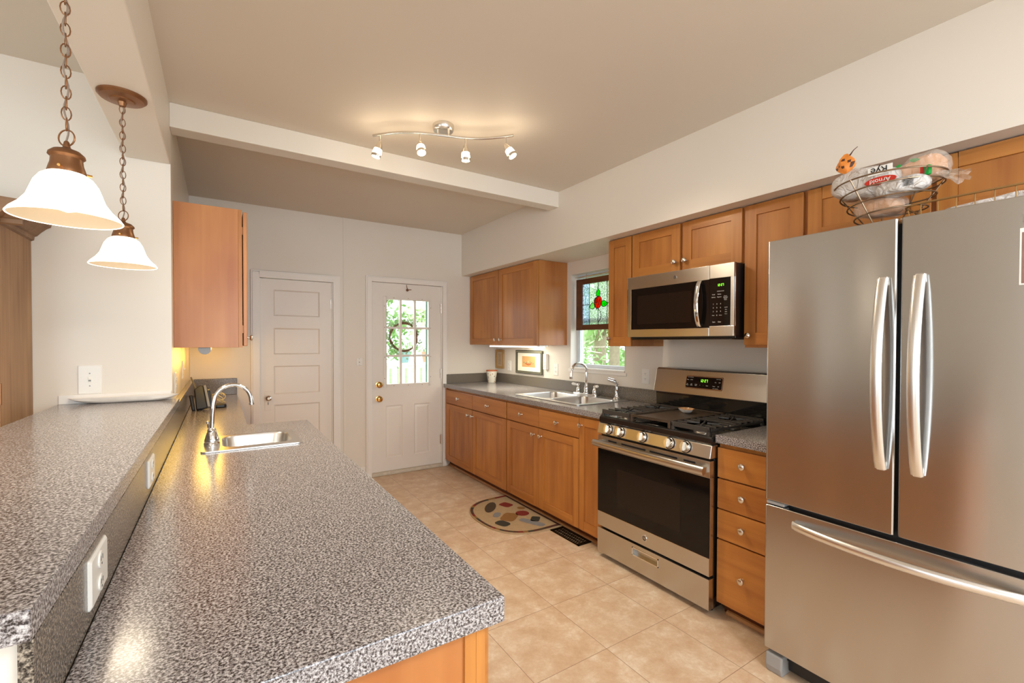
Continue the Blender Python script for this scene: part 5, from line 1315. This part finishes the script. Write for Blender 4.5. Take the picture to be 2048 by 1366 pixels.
for xa, xb, ya, yb in posts:
    mb = MB(); mb.tube([(xa, ya, 1.852), (xb, yb, 1.802)], 0.0016, 6); mb.build('post', BW, wr, smooth=True)
pb = blobmesh((2.15, 0.38, 1.824), (0, 0.15, 0), (0.10, 0.024), 41, 0.15)
tag(pb.build('plastic_bag', FILMW, None, smooth=True), 'crumpled whitish plastic bag lying in the wire rack on the fridge', 'plastic bag')

# ------------------------------------------------------------------ outside: wreath, deck fence, pots, trees
wr_ = thing('wreath', (1.667, 4.72, 1.435), 'twig wreath with green sprigs hanging outside on the back door', 'wreath')
rw = random.Random(5)
TWIG = plain('twig_brown', S((132, 100, 76)), 0.8); LEAF = plain('sprig_green', S((170, 200, 146)), 0.6, var=0.3)
wc = Vector((1.667, 4.735, 1.432))
mb = MB()
for k in range(9):
    p1, p2 = rw.uniform(0, 6), rw.uniform(0, 6)
    P = [(wc.x+(0.150+0.010*math.sin(3*a+p1))*math.cos(a), wc.y+0.008*math.sin(4*a+p2), wc.z+(0.150+0.010*math.sin(3*a+p1))*math.sin(a)) for a in [2*PI*j/40 for j in range(40)]]
    mb.tube(P, 0.005, 5, closed=True)
mb.build('twig_ring', TWIG, wr_, smooth=True)
def leafcloud(mb, n, fpos, size, rnd, mi=0):
    for _ in range(n):
        p = Vector(fpos(rnd)); d = Vector((rnd.uniform(-1, 1), rnd.uniform(-1, 1), rnd.uniform(-1, 1))).normalized(); e = d.cross(Vector((rnd.uniform(-1, 1), rnd.uniform(-1, 1), rnd.uniform(-1, 1)))).normalized()
        s = size*rnd.uniform(0.6, 1.3)
        mb.f([mb.v(p-d*s), mb.v(p+e*s*0.4), mb.v(p+d*s), mb.v(p-e*s*0.4)], mi)
def wpos(r):
    a = r.choice([r.gauss(PI*0.9, 0.6), r.gauss(PI*1.35, 0.4), r.gauss(PI*0.5, 0.4), r.gauss(0.2, 0.7)]); q = 0.155+abs(r.gauss(0, 0.036)); return (wc.x+q*math.cos(a), wc.y+r.uniform(-0.02, 0.02), wc.z+q*math.sin(a))
mb = MB(); leafcloud(mb, 420, wpos, 0.019, rw); mb.build('green_sprigs', LEAF, wr_)
struct('ground', B(-8, 16, 4.79, 26, -0.25, -0.15), plain('grass_ground', S((120, 150, 90)), 0.9, var=0.4, vscale=1.5), 'ground outside')
struct('ground', B(2.96, 16, -6, 4.79, -0.25, -0.15), MATS['grass_ground'], 'ground outside beside the sink window')
tag(B(0.2, 4.0, 4.80, 7.0, -0.14, -0.02).build('deck', plain('pale_deck_boards', S((200, 196, 190)), 0.8)), 'pale wooden deck outside the back door', 'deck')
fe = thing('picket_railing', (2.2, 6.6, 0), 'white picket railing seen through the lower back door panes', 'railing')
mb = MB(); mb.box(0.3, 3.9, 6.57, 6.68, 1.03, 1.07); mb.box(0.3, 3.9, 6.60, 6.65, 0.08, 0.14); mb.build('rail', WHITE, fe)
mb = MB()
for k in range(30): mb.box(0.35+0.12*k, 0.35+0.12*k+0.075, 6.61, 6.635, 0.02, 1.03)
mb.build('picket', WHITE, fe)
for (x, r, m, lab) in ((2.33, 0.10, plain('teal_glaze', S((140, 176, 180)), 0.4), 'teal planter on the deck railing'), (2.70, 0.085, plain('pale_terracotta', S((206, 160, 132)), 0.7), 'terracotta planter on the deck railing, right of the teal one'), (1.95, 0.13, plain('weathered_bowl', S((176, 160, 140)), 0.7), 'shallow weathered dish on the deck railing')):
    t = thing('planter', (x, 6.62, 1.07), lab, 'planter'); h = 0.16 if r < 0.12 else 0.05
    mb = MB(); mb.lathe([(r*0.7, 0), (r, h), (r*0.92, h), (r*0.6, 0.02)], (x, 6.62, 1.071), n=20); mb.build('pot', m, t, smooth=True)
    if r < 0.12:
        mb = MB(); leafcloud(mb, 60, lambda q: (x+max(-.1, min(.1, q.gauss(0, 0.06))), 6.62+q.gauss(0, 0.05), 1.071+h+abs(q.gauss(0, 0.06))), 0.03, rw); mb.build('foliage', LEAF, t)
BARK = plain('tree_bark', S((150, 136, 116)), 0.9, var=0.3, vscale=20, bump=0.5, bscale=40)
LF = [plain('tree_leaf_green', S((150, 190, 120)), 0.6, var=0.35, vscale=2), plain('tree_leaf_pale', S((186, 208, 158)), 0.6, var=0.3, vscale=2)]
def tree(x, y, h, r, tr, n, seed, label, z0=0.6, size=0.11, lf=0):
    t = thing('tree', (x, y, -0.15), label, 'tree', 'trees outside the windows')
    rnd = random.Random(seed)
    mb = MB(); mb.tube([(x, y, -0.15), (x+0.04, y, h*0.35), (x-0.05, y+0.05, h*0.7), (x, y, h)], [tr*1.2, tr, tr*0.8, tr*0.3], 12)
    for k in range(7):
        a = rnd.uniform(0, 2*PI); z = h*rnd.uniform(0.3, 0.8); mb.tube([(x, y, z), (x+r*0.5*math.cos(a), y+r*0.5*math.sin(a), z+0.3), (x+r*0.9*math.cos(a), y+r*0.9*math.sin(a), z+0.5)], [tr*0.4, tr*0.25, tr*0.1], 8)
    mb.build('trunk', BARK, t, smooth=True)
    clumps = [(x+r*rnd.uniform(-0.9, 0.9), y+r*rnd.uniform(-0.9, 0.9), rnd.uniform(z0, h+0.4)) for _ in range(26)]
    def fp_(q):
        c = q.choice(clumps); return (c[0]+q.gauss(0, r*0.17), c[1]+q.gauss(0, r*0.17), c[2]+q.gauss(0, r*0.15))
    mb = MB(); leafcloud(mb, n, fp_, size, rnd); mb.build('crown', LF[lf], t)
tree(6.6, 6.5, 5.5, 1.0, 0.10, 2600, 1, 'slim tree with a grey trunk seen in the lower sink window', 0.7)
tree(8.9, 9.3, 6.0, 1.4, 0.16, 5200, 2, 'leafy tree behind the slim trunk beyond the sink window', 0.3, lf=1)
tree(12.4, 12.2, 6.0, 2.0, 0.16, 4600, 3, 'most distant bushy tree beyond the sink window', 0.2)
tree(3.2, 11.0, 5.0, 1.3, 0.12, 2200, 4, 'tree seen through the right panes of the back door', 0.8, 0.10)
tree(3.9, 8.2, 4.6, 0.8, 0.10, 1300, 6, 'small tree at the right edge of the back door glass', 0.7, 0.10, lf=1)
tree(1.2, 15.5, 6.0, 2.2, 0.14, 2200, 5, 'distant pale tree seen through the left panes of the back door', 1.2, 0.14, lf=1)
